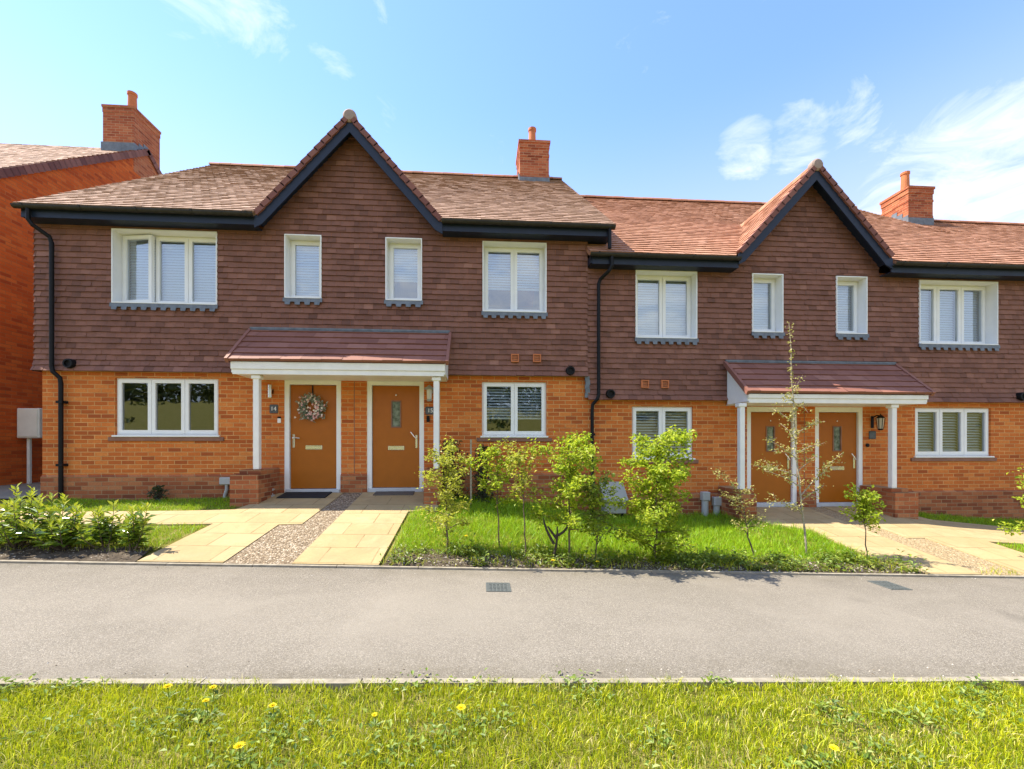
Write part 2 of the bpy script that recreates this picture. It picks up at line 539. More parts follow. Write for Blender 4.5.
    def leaf(self, p, d, n, L, W, mat=0, tint=0.5, fold=0.25):
        p, d = Vector(p), Vector(d).normalized()
        s_ = d.cross(Vector(n))
        if s_.length < 1e-4:
            s_ = d.orthogonal()
        s_.normalize()
        n = s_.cross(d)
        mid = p + d * L * 0.5
        a = mid + s_ * W * 0.5 + n * W * fold
        b = mid - s_ * W * 0.5 + n * W * fold
        tip = p + d * L - n * L * 0.08
        self.mesh([p, a, tip, b], [(0, 1, 2), (0, 2, 3)], mat, tint)

    def build(self, name, mats, parent=None, origin=None, smooth=False):
        org = Vector(origin) if origin is not None else (Vector(parent['_o']) if parent is not None else Vector((0, 0, 0)))
        me = bpy.data.meshes.new(name)
        va = np.array(self.v, dtype=np.float64) - np.array(org)
        me.from_pydata(va.tolist(), [], self.f)
        if isinstance(mats, str):
            mats = [mats]
        for k in mats:
            me.materials.append(MATS[k])
        me.polygons.foreach_set('material_index', self.m)
        at = me.attributes.new('tint', 'FLOAT', 'FACE')
        at.data.foreach_set('value', self.t)
        if smooth:
            me.polygons.foreach_set('use_smooth', [True] * len(self.f))
        me.update()
        o = bpy.data.objects.new(name, me)
        COL.objects.link(o)
        if parent is not None:
            o.parent = parent
            o['_o'] = list(org)
        else:
            o.location = org
            o['_o'] = list(org)
        return o


def tag(o, label=None, cat=None, group=None, kind=None):
    for k, v in (('label', label), ('category', cat), ('group', group), ('kind', kind)):
        if v:
            o[k] = v
    return o


def thing(name, loc, label, cat, group=None):
    o = bpy.data.objects.new(name, None)
    o.empty_display_size = 0.1
    o.location = loc
    o['_o'] = list(loc)
    COL.objects.link(o)
    return tag(o, label, cat, group)


def clip_poly(poly, hp):
    a, b, c = hp
    out = []
    for i in range(len(poly)):
        p, q = poly[i], poly[(i + 1) % len(poly)]
        dp, dq = a * p[0] + b * p[1] + c, a * q[0] + b * q[1] + c
        if dp >= 0:
            out.append(p)
        if (dp >= 0) != (dq >= 0):
            t = dp / (dp - dq)
            out.append((p[0] + (q[0] - p[0]) * t, p[1] + (q[1] - p[1]) * t))
    return out


def rect_minus(r, h):
    """rectangle (u0,u1,v0,v1) minus hole -> list of rectangles"""
    u0, u1, v0, v1 = r
    a0, a1, b0, b1 = h
    if a0 >= u1 or a1 <= u0 or b0 >= v1 or b1 <= v0:
        return [r]
    out = []
    if b0 > v0:
        out.append((u0, u1, v0, b0))
    if b1 < v1:
        out.append((u0, u1, b1, v1))
    w0, w1 = max(v0, b0), min(v1, b1)
    if a0 > u0:
        out.append((u0, a0, w0, w1))
    if a1 < u1:
        out.append((a1, u1, w0, w1))
    return out


def tiles(mb, P0, U, V, N, u0, u1, v0, v1, gauge=0.1, tw=0.165, thick=0.022, holes=(), hps=(), mat=0, seed=1, kick=0.0, spread=0.5):
    """courses of plain clay tiles, each tile its own sloping slip with a lower edge"""
    rng = random.Random(seed)
    P0, U, V, N = Vector(P0), Vector(U).normalized(), Vector(V).normalized(), Vector(N).normalized()
    nc = int(math.ceil((v1 - v0) / gauge - 1e-6))
    for j in range(nc):
        vb = v0 + j * gauge
        vt = min(vb + gauge, v1)
        off = (0.5 * tw if j % 2 else 0.0) + rng.uniform(-0.006, 0.006)
        k0 = int(math.floor((u0 - off) / tw))
        k1 = int(math.ceil((u1 - off) / tw))
        ctint = rng.uniform(-0.06, 0.06)
        for k in range(k0, k1):
            ua, ub = max(u0, off + k * tw + 0.0015), min(u1, off + (k + 1) * tw - 0.0015)
            if ub - ua < 0.004:
                continue
            th = thick + rng.uniform(-0.003, 0.004)
            sk = rng.uniform(-0.004, 0.004)
            jb = rng.uniform(-0.0045, 0.0045)
            t = min(1, max(0, rng.gauss(0.5, 0.5 * spread) + ctint))
            rects = [(ua, ub, vb, vt)]
            for h in holes:
                rects = [x for r in rects for x in rect_minus(r, h)]
            for (a, b, c, d) in rects:
                poly = [(a, c), (b, c), (b, d), (a, d)]
                for hp in hps:
                    poly = clip_poly(poly, hp)
                    if len(poly) < 3:
                        break
                if len(poly) < 3:
                    continue
                pts, low = [], []
                for (u, v) in poly:
                    f = (v - vb) / gauge
                    kk = kick * max(0.0, 1 - (v - v0) / 0.28) ** 2
                    n = th + (0.002 - th) * f + kk + sk * ((u - ua) / max(ub - ua, 1e-6) - 0.5)
                    vv = v + (jb if abs(v - vb) < 1e-6 else 0)
                    p = P0 + U * u + V * vv + N * n
                    pts.append(p)
                    if abs(v - vb) < 1e-6:
                        low.append((p, p - N * (th + 0.012)))
                mb.face(pts, mat, t)
                if len(low) == 2:
                    mb.face([low[0][0], low[1][0], low[1][1], low[0][1]], mat, t * 0.5)  # lower edge tinted darker: painted shade line under each course


def wall_holes(mb, x0, x1, z0, z1, y, holes, mat=0):
    xs = sorted({x0, x1} | {min(max(h[k], x0), x1) for h in holes for k in (0, 1)})
    zs = sorted({z0, z1} | {min(max(h[k], z0), z1) for h in holes for k in (2, 3)})
    for i in range(len(xs) - 1):
        for j in range(len(zs) - 1):
            cx, cz = (xs[i] + xs[i + 1]) / 2, (zs[j] + zs[j + 1]) / 2
            if any(h[0] < cx < h[1] and h[2] < cz < h[3] for h in holes):
                continue
            mb.face([(xs[i], y, zs[j]), (xs[i + 1], y, zs[j]), (xs[i + 1], y, zs[j + 1]), (xs[i], y, zs[j + 1])], mat)


# ------------------------------------------------------------------ setting: terrain, path, drives
def nonuni(lo, hi, fine0, fine1, step):
    a = list(np.arange(fine0, fine1 + 1e-6, step))
    s_, x = step, fine0
    pre = []
    while x > lo:
        s_ *= 1.5
        x -= s_
        pre.append(max(x, lo))
    s_, x = step, fine1
    post = []
    while x < hi:
        s_ *= 1.5
        x += s_
        post.append(min(x, hi))
    return pre[::-1] + a + post


mb = MB()
gx = nonuni(-900, 900, -14, 19, 0.2)
gy = nonuni(-900, 900, 4.9, 8.5, 0.1)
gv = []
for y in gy:
    for x in gx:
        z = ground_z(x, y) - 0.012
        if 2.65 < y < 5.12:
            z -= 0.05
        if y < -10:
            z += min(-y - 10, 80) * 0.1375
        gv.append((x, y, z))
nx = len(gx)
gf = [(j * nx + i, j * nx + i + 1, (j + 1) * nx + i + 1, (j + 1) * nx + i) for j in range(len(gy) - 1) for i in range(nx - 1)]
mb.mesh(gv, gf)
tag(mb.build('ground', 'turf_base'), kind='structure')

import bmesh


def draped(name, poly, mat, lift, zf=ground_z, step=0.2, thick=0.0):
    bm = bmesh.new()
    bm.faces.new([bm.verts.new((x, y, 0)) for x, y in poly])
    xs = [p[0] for p in poly]
    ys = [p[1] for p in poly]
    for ax, lo, hi in ((0, min(xs), max(xs)), (1, min(ys), max(ys))):
        st = step if ax == 0 else 0.1
        k = math.ceil(lo / st)
        while k * st < hi:
            co = [0, 0, 0]
            no = [0, 0, 0]
            co[ax] = k * st
            no[ax] = 1
            bmesh.ops.bisect_plane(bm, geom=bm.verts[:] + bm.edges[:] + bm.faces[:], plane_co=co, plane_no=no)
            k += 1
    for v_ in bm.verts:
        v_.co.z = zf(v_.co.x, v_.co.y) + lift
    if thick > 0:
        r = bmesh.ops.extrude_face_region(bm, geom=bm.faces[:])
        for v_ in [e for e in r['geom'] if isinstance(e, bmesh.types.BMVert)]:
            v_.co.z -= thick
    bmesh.ops.recalc_face_normals(bm, faces=bm.faces[:])
    me = bpy.data.meshes.new(name)
    bm.to_mesh(me)
    bm.free()
    me.materials.append(MATS[mat])
    o = bpy.data.objects.new(name, me)
    COL.objects.link(o)
    return tag(o, kind='structure')


pz = lambda x, y: path_z(x)
draped('tarmac_path', [(-60, 2.742), (60, 2.742), (60, 5.1), (-60, 5.1)], 'tarmac', 0.0, pz, 1.0)
mb = MB()
rng = random.Random(5)
x = -30.0
while x < 30:
    L = 0.915
    for (ya, yb, dz) in ((2.685, 2.738, 0.004), (5.102, 5.15, 0.022)):
        j = rng.uniform(-.004, .004)
        za, zb = path_z(x), path_z(x + L)
        q = [(x + .004, ya + j, za), (x + L - .004, ya + j, zb), (x + L - .004, yb + j, zb), (x + .004, yb + j, za)]
        mb.prism([(a, b, c + dz - .13) for a, b, c in q], (0, 0, .13))
    x += L
tag(mb.build('edging_kerb', 'concrete_edging'), kind='structure')

# buff paved drives (left pair, right pair), gravel strips, soil beds
draped('paved_drive', [(-3.82, 5.17), (-2.90, 5.17), (-2.87, 6.47), (-2.56, 6.5), (-2.50, 8.28), (-3.62, 8.28), (-3.86, 7.22), (-7.2, 7.26),
                       (-7.2, 6.5), (-3.78, 6.5)], 'paving', 0.016, thick=0.08)
draped('paved_drive', [(-2.15, 5.17), (-1.18, 5.17), (-1.16, 7.1), (-0.72, 7.2), (-0.72, 8.28), (-2.15, 8.28)], 'paving', 0.016, thick=0.08)
draped('gravel_strip', [(-2.90, 5.17), (-2.15, 5.17), (-2.15, 8.28), (-2.50, 8.28), (-2.56, 6.5), (-2.87, 6.47)], 'gravel', 0.006)
draped('paved_drive', [(5.62, 5.17), (6.36, 5.17), (6.36, 8.28), (4.75, 8.28), (4.95, 7.2), (5.42, 6.85), (5.35, 5.9)], 'paving', 0.016, thick=0.08)
draped('gravel_strip', [(6.36, 5.17), (7.02, 5.17), (7.02, 6.5), (6.72, 6.5), (6.72, 8.28), (6.36, 8.28)], 'pale_gravel', 0.006)
draped('paved_drive', [(7.02, 5.17), (7.95, 5.17), (7.98, 6.4), (11.5, 6.45), (11.5, 7.35), (8.35, 7.62), (8.0, 8.28), (6.72, 8.28), (6.72, 6.5),
                       (7.02, 6.5)], 'paving', 0.016, thick=0.08)
draped('planting_bed', [(-7.5, 5.16), (-3.83, 5.16), (-3.95, 5.62), (-7.5, 5.72)], 'soil', 0.012)
draped('planting_bed', [(-1.14, 5.16), (5.60, 5.16), (5.36, 5.72), (-1.10, 5.68)], 'soil', 0.010)
draped('side_path', [(-9.98, 8.0), (-7.85, 8.0), (-7.72, 18.0), (-9.98, 18.0)], 'grey_paving', 0.012)

# ------------------------------------------------------------------ windows and doors


def slats(mb, x0, x1, z0, z1, y, pitch, tilt, mat=0):
    z = z1
    dy, dz = 0.5 * pitch * 1.05 * math.cos(tilt), 0.5 * pitch * 1.05 * math.sin(tilt)
    while z > z0:
        zc = z - pitch / 2
        mb.face([(x0, y - dy, zc - dz), (x1, y - dy, zc - dz), (x1, y + dy, zc + dz), (x0, y + dy, zc + dz)], mat)
        z -= pitch
    mb.box(x0, x1, y - .014, y + .014, z1, z1 + .03, mat)
    mb.box(x0, x1, y - .012, y + .012, z0 - .02, z0, mat)


def make_window(house, x0, x1, z0, z1, n, upper, blind=1.0, tilt=70, pitch=0.05, ajar=False, yface=None, label=None):
    """white casement window with n lights"""
    w = MB()
    rec = 0.20 if upper else 0.045
    yf = (yface if yface is not None else (D - .062 if upper else D)) + rec
    fx0, fx1, fz0, fz1 = x0, x1, z0, z1
    if upper:
        t = 0.018     # deep white lining of the opening
        ya, yb = yf - rec - 0.012, yf + .07
        w.box(x0, x0 + t, ya, yb, z0, z1)
        w.box(x1 - t, x1, ya, yb, z0, z1)
        w.box(x0 + t, x1 - t, ya, yb, z1 - t, z1)
        w.box(x0 + t, x1 - t, ya - .02, yb, z0, z0 + t)
        fx0, fx1, fz0, fz1 = x0 + t + .001, x1 - t - .001, z0 + t + .001, z1 - t - .001
    fw = 0.042
    w.ring(fx0, fx1, fz0, fz1, fw, yf, yf + .07)
    cw = (fx1 - fx0 - 2 * fw + 0.03) / n
    pane, bl = MB(), MB()
    for i in range(n):
        a = fx0 + fw - 0.015 + cw * i
        b = a + cw
        if i:
            w.box(a - .022, a + .022, yf + .001, yf + .069, fz0 + fw, fz1 - fw)
        if ajar and i == 0:
            hx, hy, an = a + .004, yf - .012, R(-9)
            xf = lambda p: (hx + (p[0] - hx) * math.cos(an) - (p[1] - hy) * math.sin(an), hy + (p[0] - hx) * math.sin(an) + (p[1] - hy) * math.cos(an), p[2])
        else:
            xf = None
        sz0, sz1 = fz0 + fw - .015, fz1 - fw + .015
        w.ring(a + .004, b - .004, sz0, sz1, .060, yf - .018, yf + .045, xf=xf, wb=.066)
        q = [(a + .055, yf + .012, sz0 + .06), (b - .055, yf + .012, sz0 + .06), (b - .055, yf + .012, sz1 - .05), (a + .055, yf + .012, sz1 - .05)]
        pane.face([xf(p) for p in q] if xf else q)
        if blind > 0:
            bz1 = sz1 + (.045 if upper else -.02)
            bz0 = bz1 - (bz1 - sz0 - .02) * blind
            slats(bl, a + .03, b - .03, bz0, bz1, yf + .115, pitch, R(tilt))
    wo = w.build('window', 'white_plastic', house)
    if label:
        wo['label'] = label
    pane.build('pane', 'bedroom_glass' if upper else 'glass', wo)
    if blind > 0:
        bl.build('blind', 'blind_white', wo)
    s_ = MB()
    if upper:
        y0 = yf - rec
        # dressed lead apron with a scalloped foot
        k = max(3, int(round((x1 - x0 + .04) / .165)))
        dx = (x1 - x0 + .04) / k
        top = z0 + .004
        for i in range(k):
            a = x0 - .02 + dx * i
            pr = [(a, y0 - .024, top), (a, y0 - .034, top - .072), (a + dx, y0 - .034, top - .072), (a + dx, y0 - .024, top)]
            s_.prism(pr, (0, .012, 0))
            q0, q1 = a + dx * .20, a + dx * .78
            pr = [(q0, y0 - .034, top - .0725), (q0 + dx * .05, y0 - .044, top - .125), (q1 - dx * .05, y0 - .046, top - .128), (q1, y0 - .034, top - .0725)]
            s_.prism(pr, (0, .010, 0))
        s_.build('lead_apron', 'lead', wo)
    else:
        s_.box(x0 - .03, x1 + .03, D - .045, D + .05, z0 - .032, z0 - .002, 0, bev=.006)
        s_.box(x0 - .10, x1 + .10, D - .030, D + .02, z0 - .105, z0 - .034, 1, bev=.006)
        s_.build('sill', ['white_plastic', 'brown_sill'], wo)
    return wo


def make_door(house, x0, x1, z0, z1, handle, glazed, hz):
    fr = MB()
    fw = .085
    yd = D + .02
    fr.box(x0, x0 + fw, yd - .012, yd + .11, z0, z1)
    fr.box(x1 - fw, x1, yd - .012, yd + .11, z0, z1)
    fr.box(x0 + fw, x1 - fw, yd - .012, yd + .11, z1 - .10, z1)
    door = MB()
    la, lb, lz0, lz1 = x0 + fw + .006, x1 - fw - .006, z0 + .075, z1 - .106
    yl = yd + .035
    gx0, gx1, gz0, gz1 = (la + lb) / 2 - .075, (la + lb) / 2 + .075, lz1 - .76, lz1 - .29
    if glazed:
        wall_holes(door, la, lb, lz0, lz1, yl, [(gx0, gx1, gz0, gz1)])
        wall_holes(door, la, lb, lz0, lz1, yl + .05, [(gx0, gx1, gz0, gz1)])
        door.ring(gx0 - .018, gx1 + .018, gz0 - .018, gz1 + .018, .020, yl - .012, yl + .052, 1)
    else:
        door.box(la, lb, yl, yl + .05, lz0, lz1, bev=.004)
    do = door.build('door', ['door_paint', 'brown_sill'], house)
    fr.build('door_frame', 'white_plastic', do)
    th = MB()
    th.box(x0 + .02, x1 - .02, yd - .035, yd + .10, z0 - .02, z0 + .068, bev=.008)
    th.build('threshold', 'door_sill', do)
    if glazed:
        g = MB()
        g.box(gx0 - .001, gx1 + .001, yl + .012, yl + .03, gz0 - .001, gz1 + .001)
        g.build('pane', 'frosted_glass', do)
        g = MB()
        g.lathe([(.014, 0), (.014, -.012), (.009, -.016)], ((la + lb) / 2, yl, lz1 - .17), (0, 1, 0), 12)
        g.build('spyhole', 'chrome', do)
    lp = MB()
    mx_ = (la + lb) / 2
    lp.box(mx_ - .15, mx_ + .15, yl - .012, yl - .0005, hz - .045, hz + .035, bev=.005)
    lp.box(mx_ - .125, mx_ + .125, yl - .019, yl - .0125, hz - .028, hz + .018, bev=.004)
    lp.build('letter_plate', 'chrome', do)
    hx = la + .055 if handle < 0 else lb - .055
    h = MB()
    h.box(hx - .02, hx + .02, yl - .012, yl - .0005, hz - .01, hz + .24, bev=.004)
    if handle < 0:
        h.tube([(hx, yl - .01, hz + .17), (hx, yl - .05, hz + .17), (hx + .03, yl - .058, hz + .172), (hx + .13, yl - .055, hz + .165)], .011, 8)
    else:
        h.tube([(hx, yl - .01, hz + .17), (hx, yl - .05, hz + .17), (hx - .03, yl - .058, hz + .20), (hx - .10, yl - .055, hz + .29)], .011, 8)
    h.build('handle', 'chrome', do)
    return do


def number_plate(house, x, z, text, round_=True):
    p = MB()
    if round_:
        p.box(x - .072, x + .072, D - .016, D - .001, z - .08, z + .08, bev=.012)
    else:
        p.box(x - .09, x + .09, D - .016, D - .001, z - .072, z + .072, bev=.018)
    po = p.build('number_plaque', 'slate', house)
    if text:
        c = bpy.data.curves.new('numeral', 'FONT')
        c.body = text
        c.size = .105
        c.align_x = 'CENTER'
        c.align_y = 'CENTER'
        c.extrude = .002
        c.materials.append(MATS['letter_white'])
        tc = bpy.data.objects.new('numeral_curve', c)
        me = bpy.data.meshes.new_from_object(tc)
        bpy.data.objects.remove(tc)
        bpy.data.curves.remove(c)
        me.name = 'numeral'
        t = bpy.data.objects.new('numeral', me)
        COL.objects.link(t)
        t.parent = po
        t.rotation_euler = (R(90), 0, 0)
        t.location = Vector((x, D - .020, z)) - Vector(house['_o'])
    return po


# ------------------------------------------------------------------ a house of the terrace
TANP = 0.75
PH = math.atan(TANP)
YE, RIDGE_Y = 7.93, 13.35       # lower tile edge and ridge
YT = D - .062                   # face of the tile hanging
GM = 1.12                       # slope of the small front gables


def make_house(x0, x1, ze, zb, label, base, up, low, door, gable=None, end=None, chimney=None, roofmat='roof_tile', seed=1,
               verge=0.12, plinth=None, tile_l=0.0, tile_r=0.0):
    """ze: roof surface at the eaves, zb: foot of the tile hanging, gable=(centre, half width, apex, side)"""
    cx = (x0 + x1) / 2
    h = thing('terraced_house', (cx, D, base), label, 'house', 'tile hung terraced houses with orange doors')
    holesU = [(a, b, c, d) for (a, b, c, d) in [u[:4] for u in up]]
    holesL = [l[:4] for l in low] + ([door[:4]] if door else [])
    zr = ze + (RIDGE_Y - YE) * TANP
    zeave = ze - .30
    # brickwork and the shell behind it
    w = MB()
    zlow = base - 1.0
    wall_holes(w, x0, x1, zlow, zb + .05, D, holesL)
    wall_holes(w, x0, x1, zb + .05, zeave + .20, D - .02, holesU)
    w.face([(x0, D, zb + .05), (x1, D, zb + .05), (x1, D - .02, zb + .05), (x0, D - .02, zb + .05)])
    for hl in holesL:     # brick returns of the openings
        a, b, c, d = hl
        for xx in (a, b):
            w.face([(xx, D, c), (xx, D + .12, c), (xx, D + .12, d), (xx, D, d)])
        w.face([(a, D, d), (b, D, d), (b, D + .12, d), (a, D + .12, d)])
    yb_ = 2 * RIDGE_Y - YE - .35
    w.face([(x0, yb_, zlow), (x1, yb_, zlow), (x1, yb_, zeave + .2), (x0, yb_, zeave + .2)])
    for xx, on in ((x0, end in ('l', 'lr')), (x1, end in ('r', 'lr'))):
        zt = zr - .12
        if on:
            w.face([(xx, D - .02, zlow), (xx, yb_, zlow), (xx, yb_, zeave + .15), (xx, RIDGE_Y, zt), (xx, D - .02, zeave + .15)])
        else:           # party wall, seen by nobody, keeps the rooms dark
            xi = xx + (.06 if xx == x0 else -.06)
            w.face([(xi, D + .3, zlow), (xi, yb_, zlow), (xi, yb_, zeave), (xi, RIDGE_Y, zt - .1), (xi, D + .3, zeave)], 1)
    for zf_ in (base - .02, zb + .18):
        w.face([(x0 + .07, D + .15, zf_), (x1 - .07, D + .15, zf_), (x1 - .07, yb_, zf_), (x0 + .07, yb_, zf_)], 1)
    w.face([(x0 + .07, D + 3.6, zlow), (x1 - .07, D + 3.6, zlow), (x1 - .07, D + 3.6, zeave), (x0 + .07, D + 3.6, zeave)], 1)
    if gable:
        gc, gh, ga, side = gable
        zf_ = ga - GM * gh
        xa = gc - side * gh
        w.face([(xa, D - .02, zf_ - .06), (gc, D - .02, zf_ - .06), (gc, D - .02, ga - .05)], 0)
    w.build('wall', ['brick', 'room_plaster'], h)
    # plinth
    if plinth is not None:
        p = MB()
        segs = [(x0, x1)]
        if door:
            segs = [(x0, door[0] - .001), (door[1] + .001, x1)]
        for a, b in segs:
            if b - a < .05:
                continue
            p.prism([(a, D - .035, zlow), (a, D - .035, plinth - .03), (a, D - .001, plinth), (a, D - .001, zlow)], (b - a, 0, 0))
        p.build('plinth', 'plinth_brick', h)
    # tile hanging
    t = MB()
    hps = []
    vtop = zeave + .16
    ta, tb = x0 - tile_l, x1 + tile_r
    tiles(t, (0, YT + .02, 0), (1, 0, 0), (0, 0, 1), (0, -1, 0), ta, tb, zb, vtop, holes=holesU, seed=seed, kick=.055, spread=.30)
    if gable:
        lo_ = vtop
        if side > 0:
            hp = (1 * GM, -1, ga - .08 - GM * gc)
            tiles(t, (0, YT + .02, 0), (1, 0, 0), (0, 0, 1), (0, -1, 0), gc - gh, gc, zb + math.ceil((lo_ - zb) / .1 - 1e-6) * .1 - .1 if False else lo_, ga, holes=holesU, hps=[hp], seed=seed + 5, spread=.30)
        else:
            hp = (-1 * GM, -1, ga - .08 + GM * gc)
            tiles(t, (0, YT + .02, 0), (1, 0, 0), (0, 0, 1), (0, -1, 0), gc, gc + gh, lo_, ga, holes=holesU, hps=[hp], seed=seed + 5, spread=.30)
    # foot of the tiling: under-cloak
    t.face([(ta, D, zb + .004), (tb, D, zb + .004), (tb, YT - .05, zb + .004), (ta, YT - .05, zb + .004)], 0, 0.1)
    if tile_l:
        tiles(t, (ta + .02, YT, 0), (0, 1, 0), (0, 0, 1), (-1, 0, 0), 0, 3.0, zb, vtop, seed=seed + 9, kick=.03, spread=.30)
    t.build('tile_hanging', 'hung_tile', h)
    # roof
    r = MB()
    rx0, rx1 = x0 - (verge if end in ('l', 'lr') else 0), x1 + (verge if end in ('r', 'lr') else 0)
    if isinstance(end, tuple):
        rx0, rx1 = x0 - end[0], x1 + end[1]
    L = (RIDGE_Y - YE) / math.cos(PH)
    V_ = (0, math.cos(PH), math.sin(PH))
    N_ = (0, -math.sin(PH), math.cos(PH))
    hps = []
    if gable:
        # keep where the main slope is above the gable slope
        if side > 0:
            hps = [(-GM, math.sin(PH), ze - ga + GM * gc)]
        else:
            hps = [(GM, math.sin(PH), ze - ga - GM * gc)]
    tiles(r, (0, YE, ze), (1, 0, 0), V_, N_, rx0, rx1, 0, L, gauge=.165, thick=.018, hps=hps, seed=seed + 20, spread=.34)
    poly = [(rx0, 0.02), (rx1, 0.02), (rx1, L), (rx0, L)]
    for hp in hps:
        poly = clip_poly(poly, hp)
    P = lambda u, v, n: Vector((u, YE, ze)) + Vector(V_) * v + Vector(N_) * n
    r.prism([P(u, v, -.006) for u, v in poly], Vector(N_) * -.07, 0, .3)
    yb2 = 2 * RIDGE_Y - YE
    r.prism([(rx0, RIDGE_Y, zr - .01), (rx1, RIDGE_Y, zr - .01), (rx1, yb2, ze), (rx0, yb2, ze)], (0, 0, -.08), 0, .5)
    # half round ridge tiles
    xk = rx0
    rg = random.Random(seed)
    while xk < rx1 - .05:
        xe = min(xk + .30, rx1)
        pts = []
        for k in range(7):
            a = math.pi * k / 6
            pts.append((math.cos(a) * .12, math.sin(a) * .10))
        dz = rg.uniform(-.004, .006)
        t_ = rg.random()
        vs_ = [(xx, RIDGE_Y + a, zr - .03 + b + dz) for xx in (xk + .003, xe - .003) for a, b in pts]
        fs = [(k, k + 1, 8 + k, 7 + k) for k in range(6)] + [tuple(range(6, -1, -1)), tuple(range(7, 14))]
        r.mesh(vs_, fs, 1, t_)
        xk = xe
    r.build('roof', [roofmat, 'ridge_tile'], h)
    # gutter, fascia and soffit along the eaves
    e0, e1 = rx0, rx1
    if gable:
        if side > 0:
            e1 = gc - gh - .02
        else:
            e0 = gc + gh + .02
    fa = MB()
    fx0_, fx1_ = e0 + (.06 if isinstance(end, tuple) and end[0] else .0), e1 - (.05 if isinstance(end, tuple) and end[1] else .0)
    fa.box(fx0_, fx1_, YE + .07, YE + .092, zeave + .11, ze - .02)
    fa.box(fx0_, fx1_, YE + .0925, D - .03, zeave + .115, zeave + .13)
    if isinstance(end, tuple) and end[1]:     # boxed end of the eaves at the step
        fa.box(x1 + .001, fx1_, YE + .093, D + .25, zeave + .1305, ze - .03)
    if isinstance(end, tuple) and end[0]:
        fa.box(fx0_, x0 - .001, YE + .093, D + .25, zeave + .1305, ze - .03)
    fa.build('fascia', 'navy_paint', h)
    gu = MB()
    prof = [(.056 * math.cos(a), .056 * math.sin(a)) for a in [math.pi + math.pi * k / 8 for k in range(9)]]
    inner = [(.050 * math.cos(a), .050 * math.sin(a)) for a in [2 * math.pi - math.pi * k / 8 for k in range(9)]]
    yg, zg = YE + .012, ze - .022
    loop = [(yg + a, zg + b) for a, b in prof + inner]
    gu.prism([(e0, a, b) for a, b in loop], (e1 - e0, 0, 0))
    for k in range(int((e1 - e0) / .9) + 1):
        xb = e0 + .15 + k * .9
        if xb < e1 - .05:
            lp = [(yg + a * 1.12, zg + b * 1.12) for a, b in prof] + [(yg + .066, zg + .012), (yg - .066, zg + .012)]
            gu.prism([(xb, a, b) for a, b in lp], (.03, 0, 0))
    gu.build('gutter', 'gutter_black', h)
    if gable:
        g = MB()
        al = math.atan(GM)
        Lg = gh / math.cos(al)
        zf_ = ga - GM * gh
        Y0 = D - .34
        Vg = Vector((side * math.cos(al), 0, math.sin(al)))
        Ng = Vector((-side * math.sin(al), 0, math.cos(al)))
        P0 = Vector((gc - side * gh, Y0, zf_))
        # keep where the gable slope is above the main slope: zf_+v sin(al) >= ze+(Y0+u-YE)*tan
        hp = (-TANP, math.sin(al), zf_ - ze - (Y0 - YE) * TANP + .02)
        tiles(g, P0, (0, 1, 0), Vg, Ng, 0.03, 3.4, 0, Lg, gauge=.165, thick=.016, hps=[hp], seed=seed + 40, spread=.34)
        poly = clip_poly([(0.01, 0), (3.4, 0), (3.4, Lg), (0.01, Lg)], hp)
        Q = lambda u, v, n: P0 + Vector((0, u, 0)) + Vg * v + Ng * n
        g.prism([Q(u, v, -.004) for u, v in poly], Ng * -.05, 0, .4)
        # bedded verge tiles along the rake
        k = int(Lg / .17)
        dv = Lg / k
        rg = random.Random(seed + 3)
        for i in range(k):
            v0_ = dv * i - .02
            lift = rg.uniform(0, .004)
            a = [Q(-.02, v0_, .036 + lift), Q(.10, v0_, .036 + lift), Q(.10, v0_ + dv + .02, .022 + lift), Q(-.02, v0_ + dv + .02, .022 + lift)]
            g.prism(a, Ng * -.09, 1, .3 + .4 * rg.random())
        # ridge of the gable
        for i in range(10):
            ya = Y0 + .05 + i * .27
            zz = ga + .01
            if zz < ze + (ya - YE) * TANP:
                break
            if side > 0:
                pts = [(-.10, -.09), (-.075, -.02), (-.035, .035), (0, .05)]
            else:
                pts = [(.10, -.09), (.075, -.02), (.035, .035), (0, .05)]
            vs_ = [(gc + a, yy, zz + b) for yy in (ya, ya + .262) for a, b in pts]
            g.mesh(vs_, [(k_, k_ + 1, 5 + k_, 4 + k_) for k_ in range(3)], 2, rg.random())
        g.build('gable_roof', [roofmat, 'verge_tile', 'ridge_tile'], h)
        bb = MB()
        a = [Q(.004, -.10, -.062), Q(.004, Lg - .055, -.062), Q(.004, Lg - .235, -.25), Q(.004, -.02, -.25)]
        zmid = ga
        # barge board, mitred at the apex
        wv = .15
        pts = [(gc - side * (gh + .03), zf_ - .06), (gc, ga - .075), (gc, ga - .075 - wv / math.cos(al)), (gc - side * (gh - .10), zf_ + .10 * GM - .075 - wv / math.cos(al)),
               (gc - side * (gh + .03), zf_ - .26)]
        bb.prism([(x_, Y0 + .02, z_) for x_, z_ in pts], (0, .03, 0))
        # rake soffit behind it
        s0 = [(gc - side * gh, zf_ - .10), (gc, ga - .10), (gc, ga - .12), (gc - side * gh, zf_ - .12)]
        bb.prism([(x_, Y0 + .0505, z_) for x_, z_ in s0], (0, .25, 0))
        bb.build('bargeboard', 'navy_paint', h)
        if side > 0:
            re = MB()
            re.lathe([(.02, -.05), (.085, -.045), (.115, -.02), (.118, .03), (.112, .10)], (gc, Y0 + .02, ga - .02), (0, 1, 0), 20, 0, .5)
            re.build('ridge_end', 'ridge_end', h, smooth=False)
    for u in up:
        make_window(h, *u[:5], True, **u[5])
    for l in low:
        make_window(h, *l[:5], False, **l[5])
    if door:
        make_door(h, *door)
    if chimney:
        make_chimney(h, *chimney)
    return h


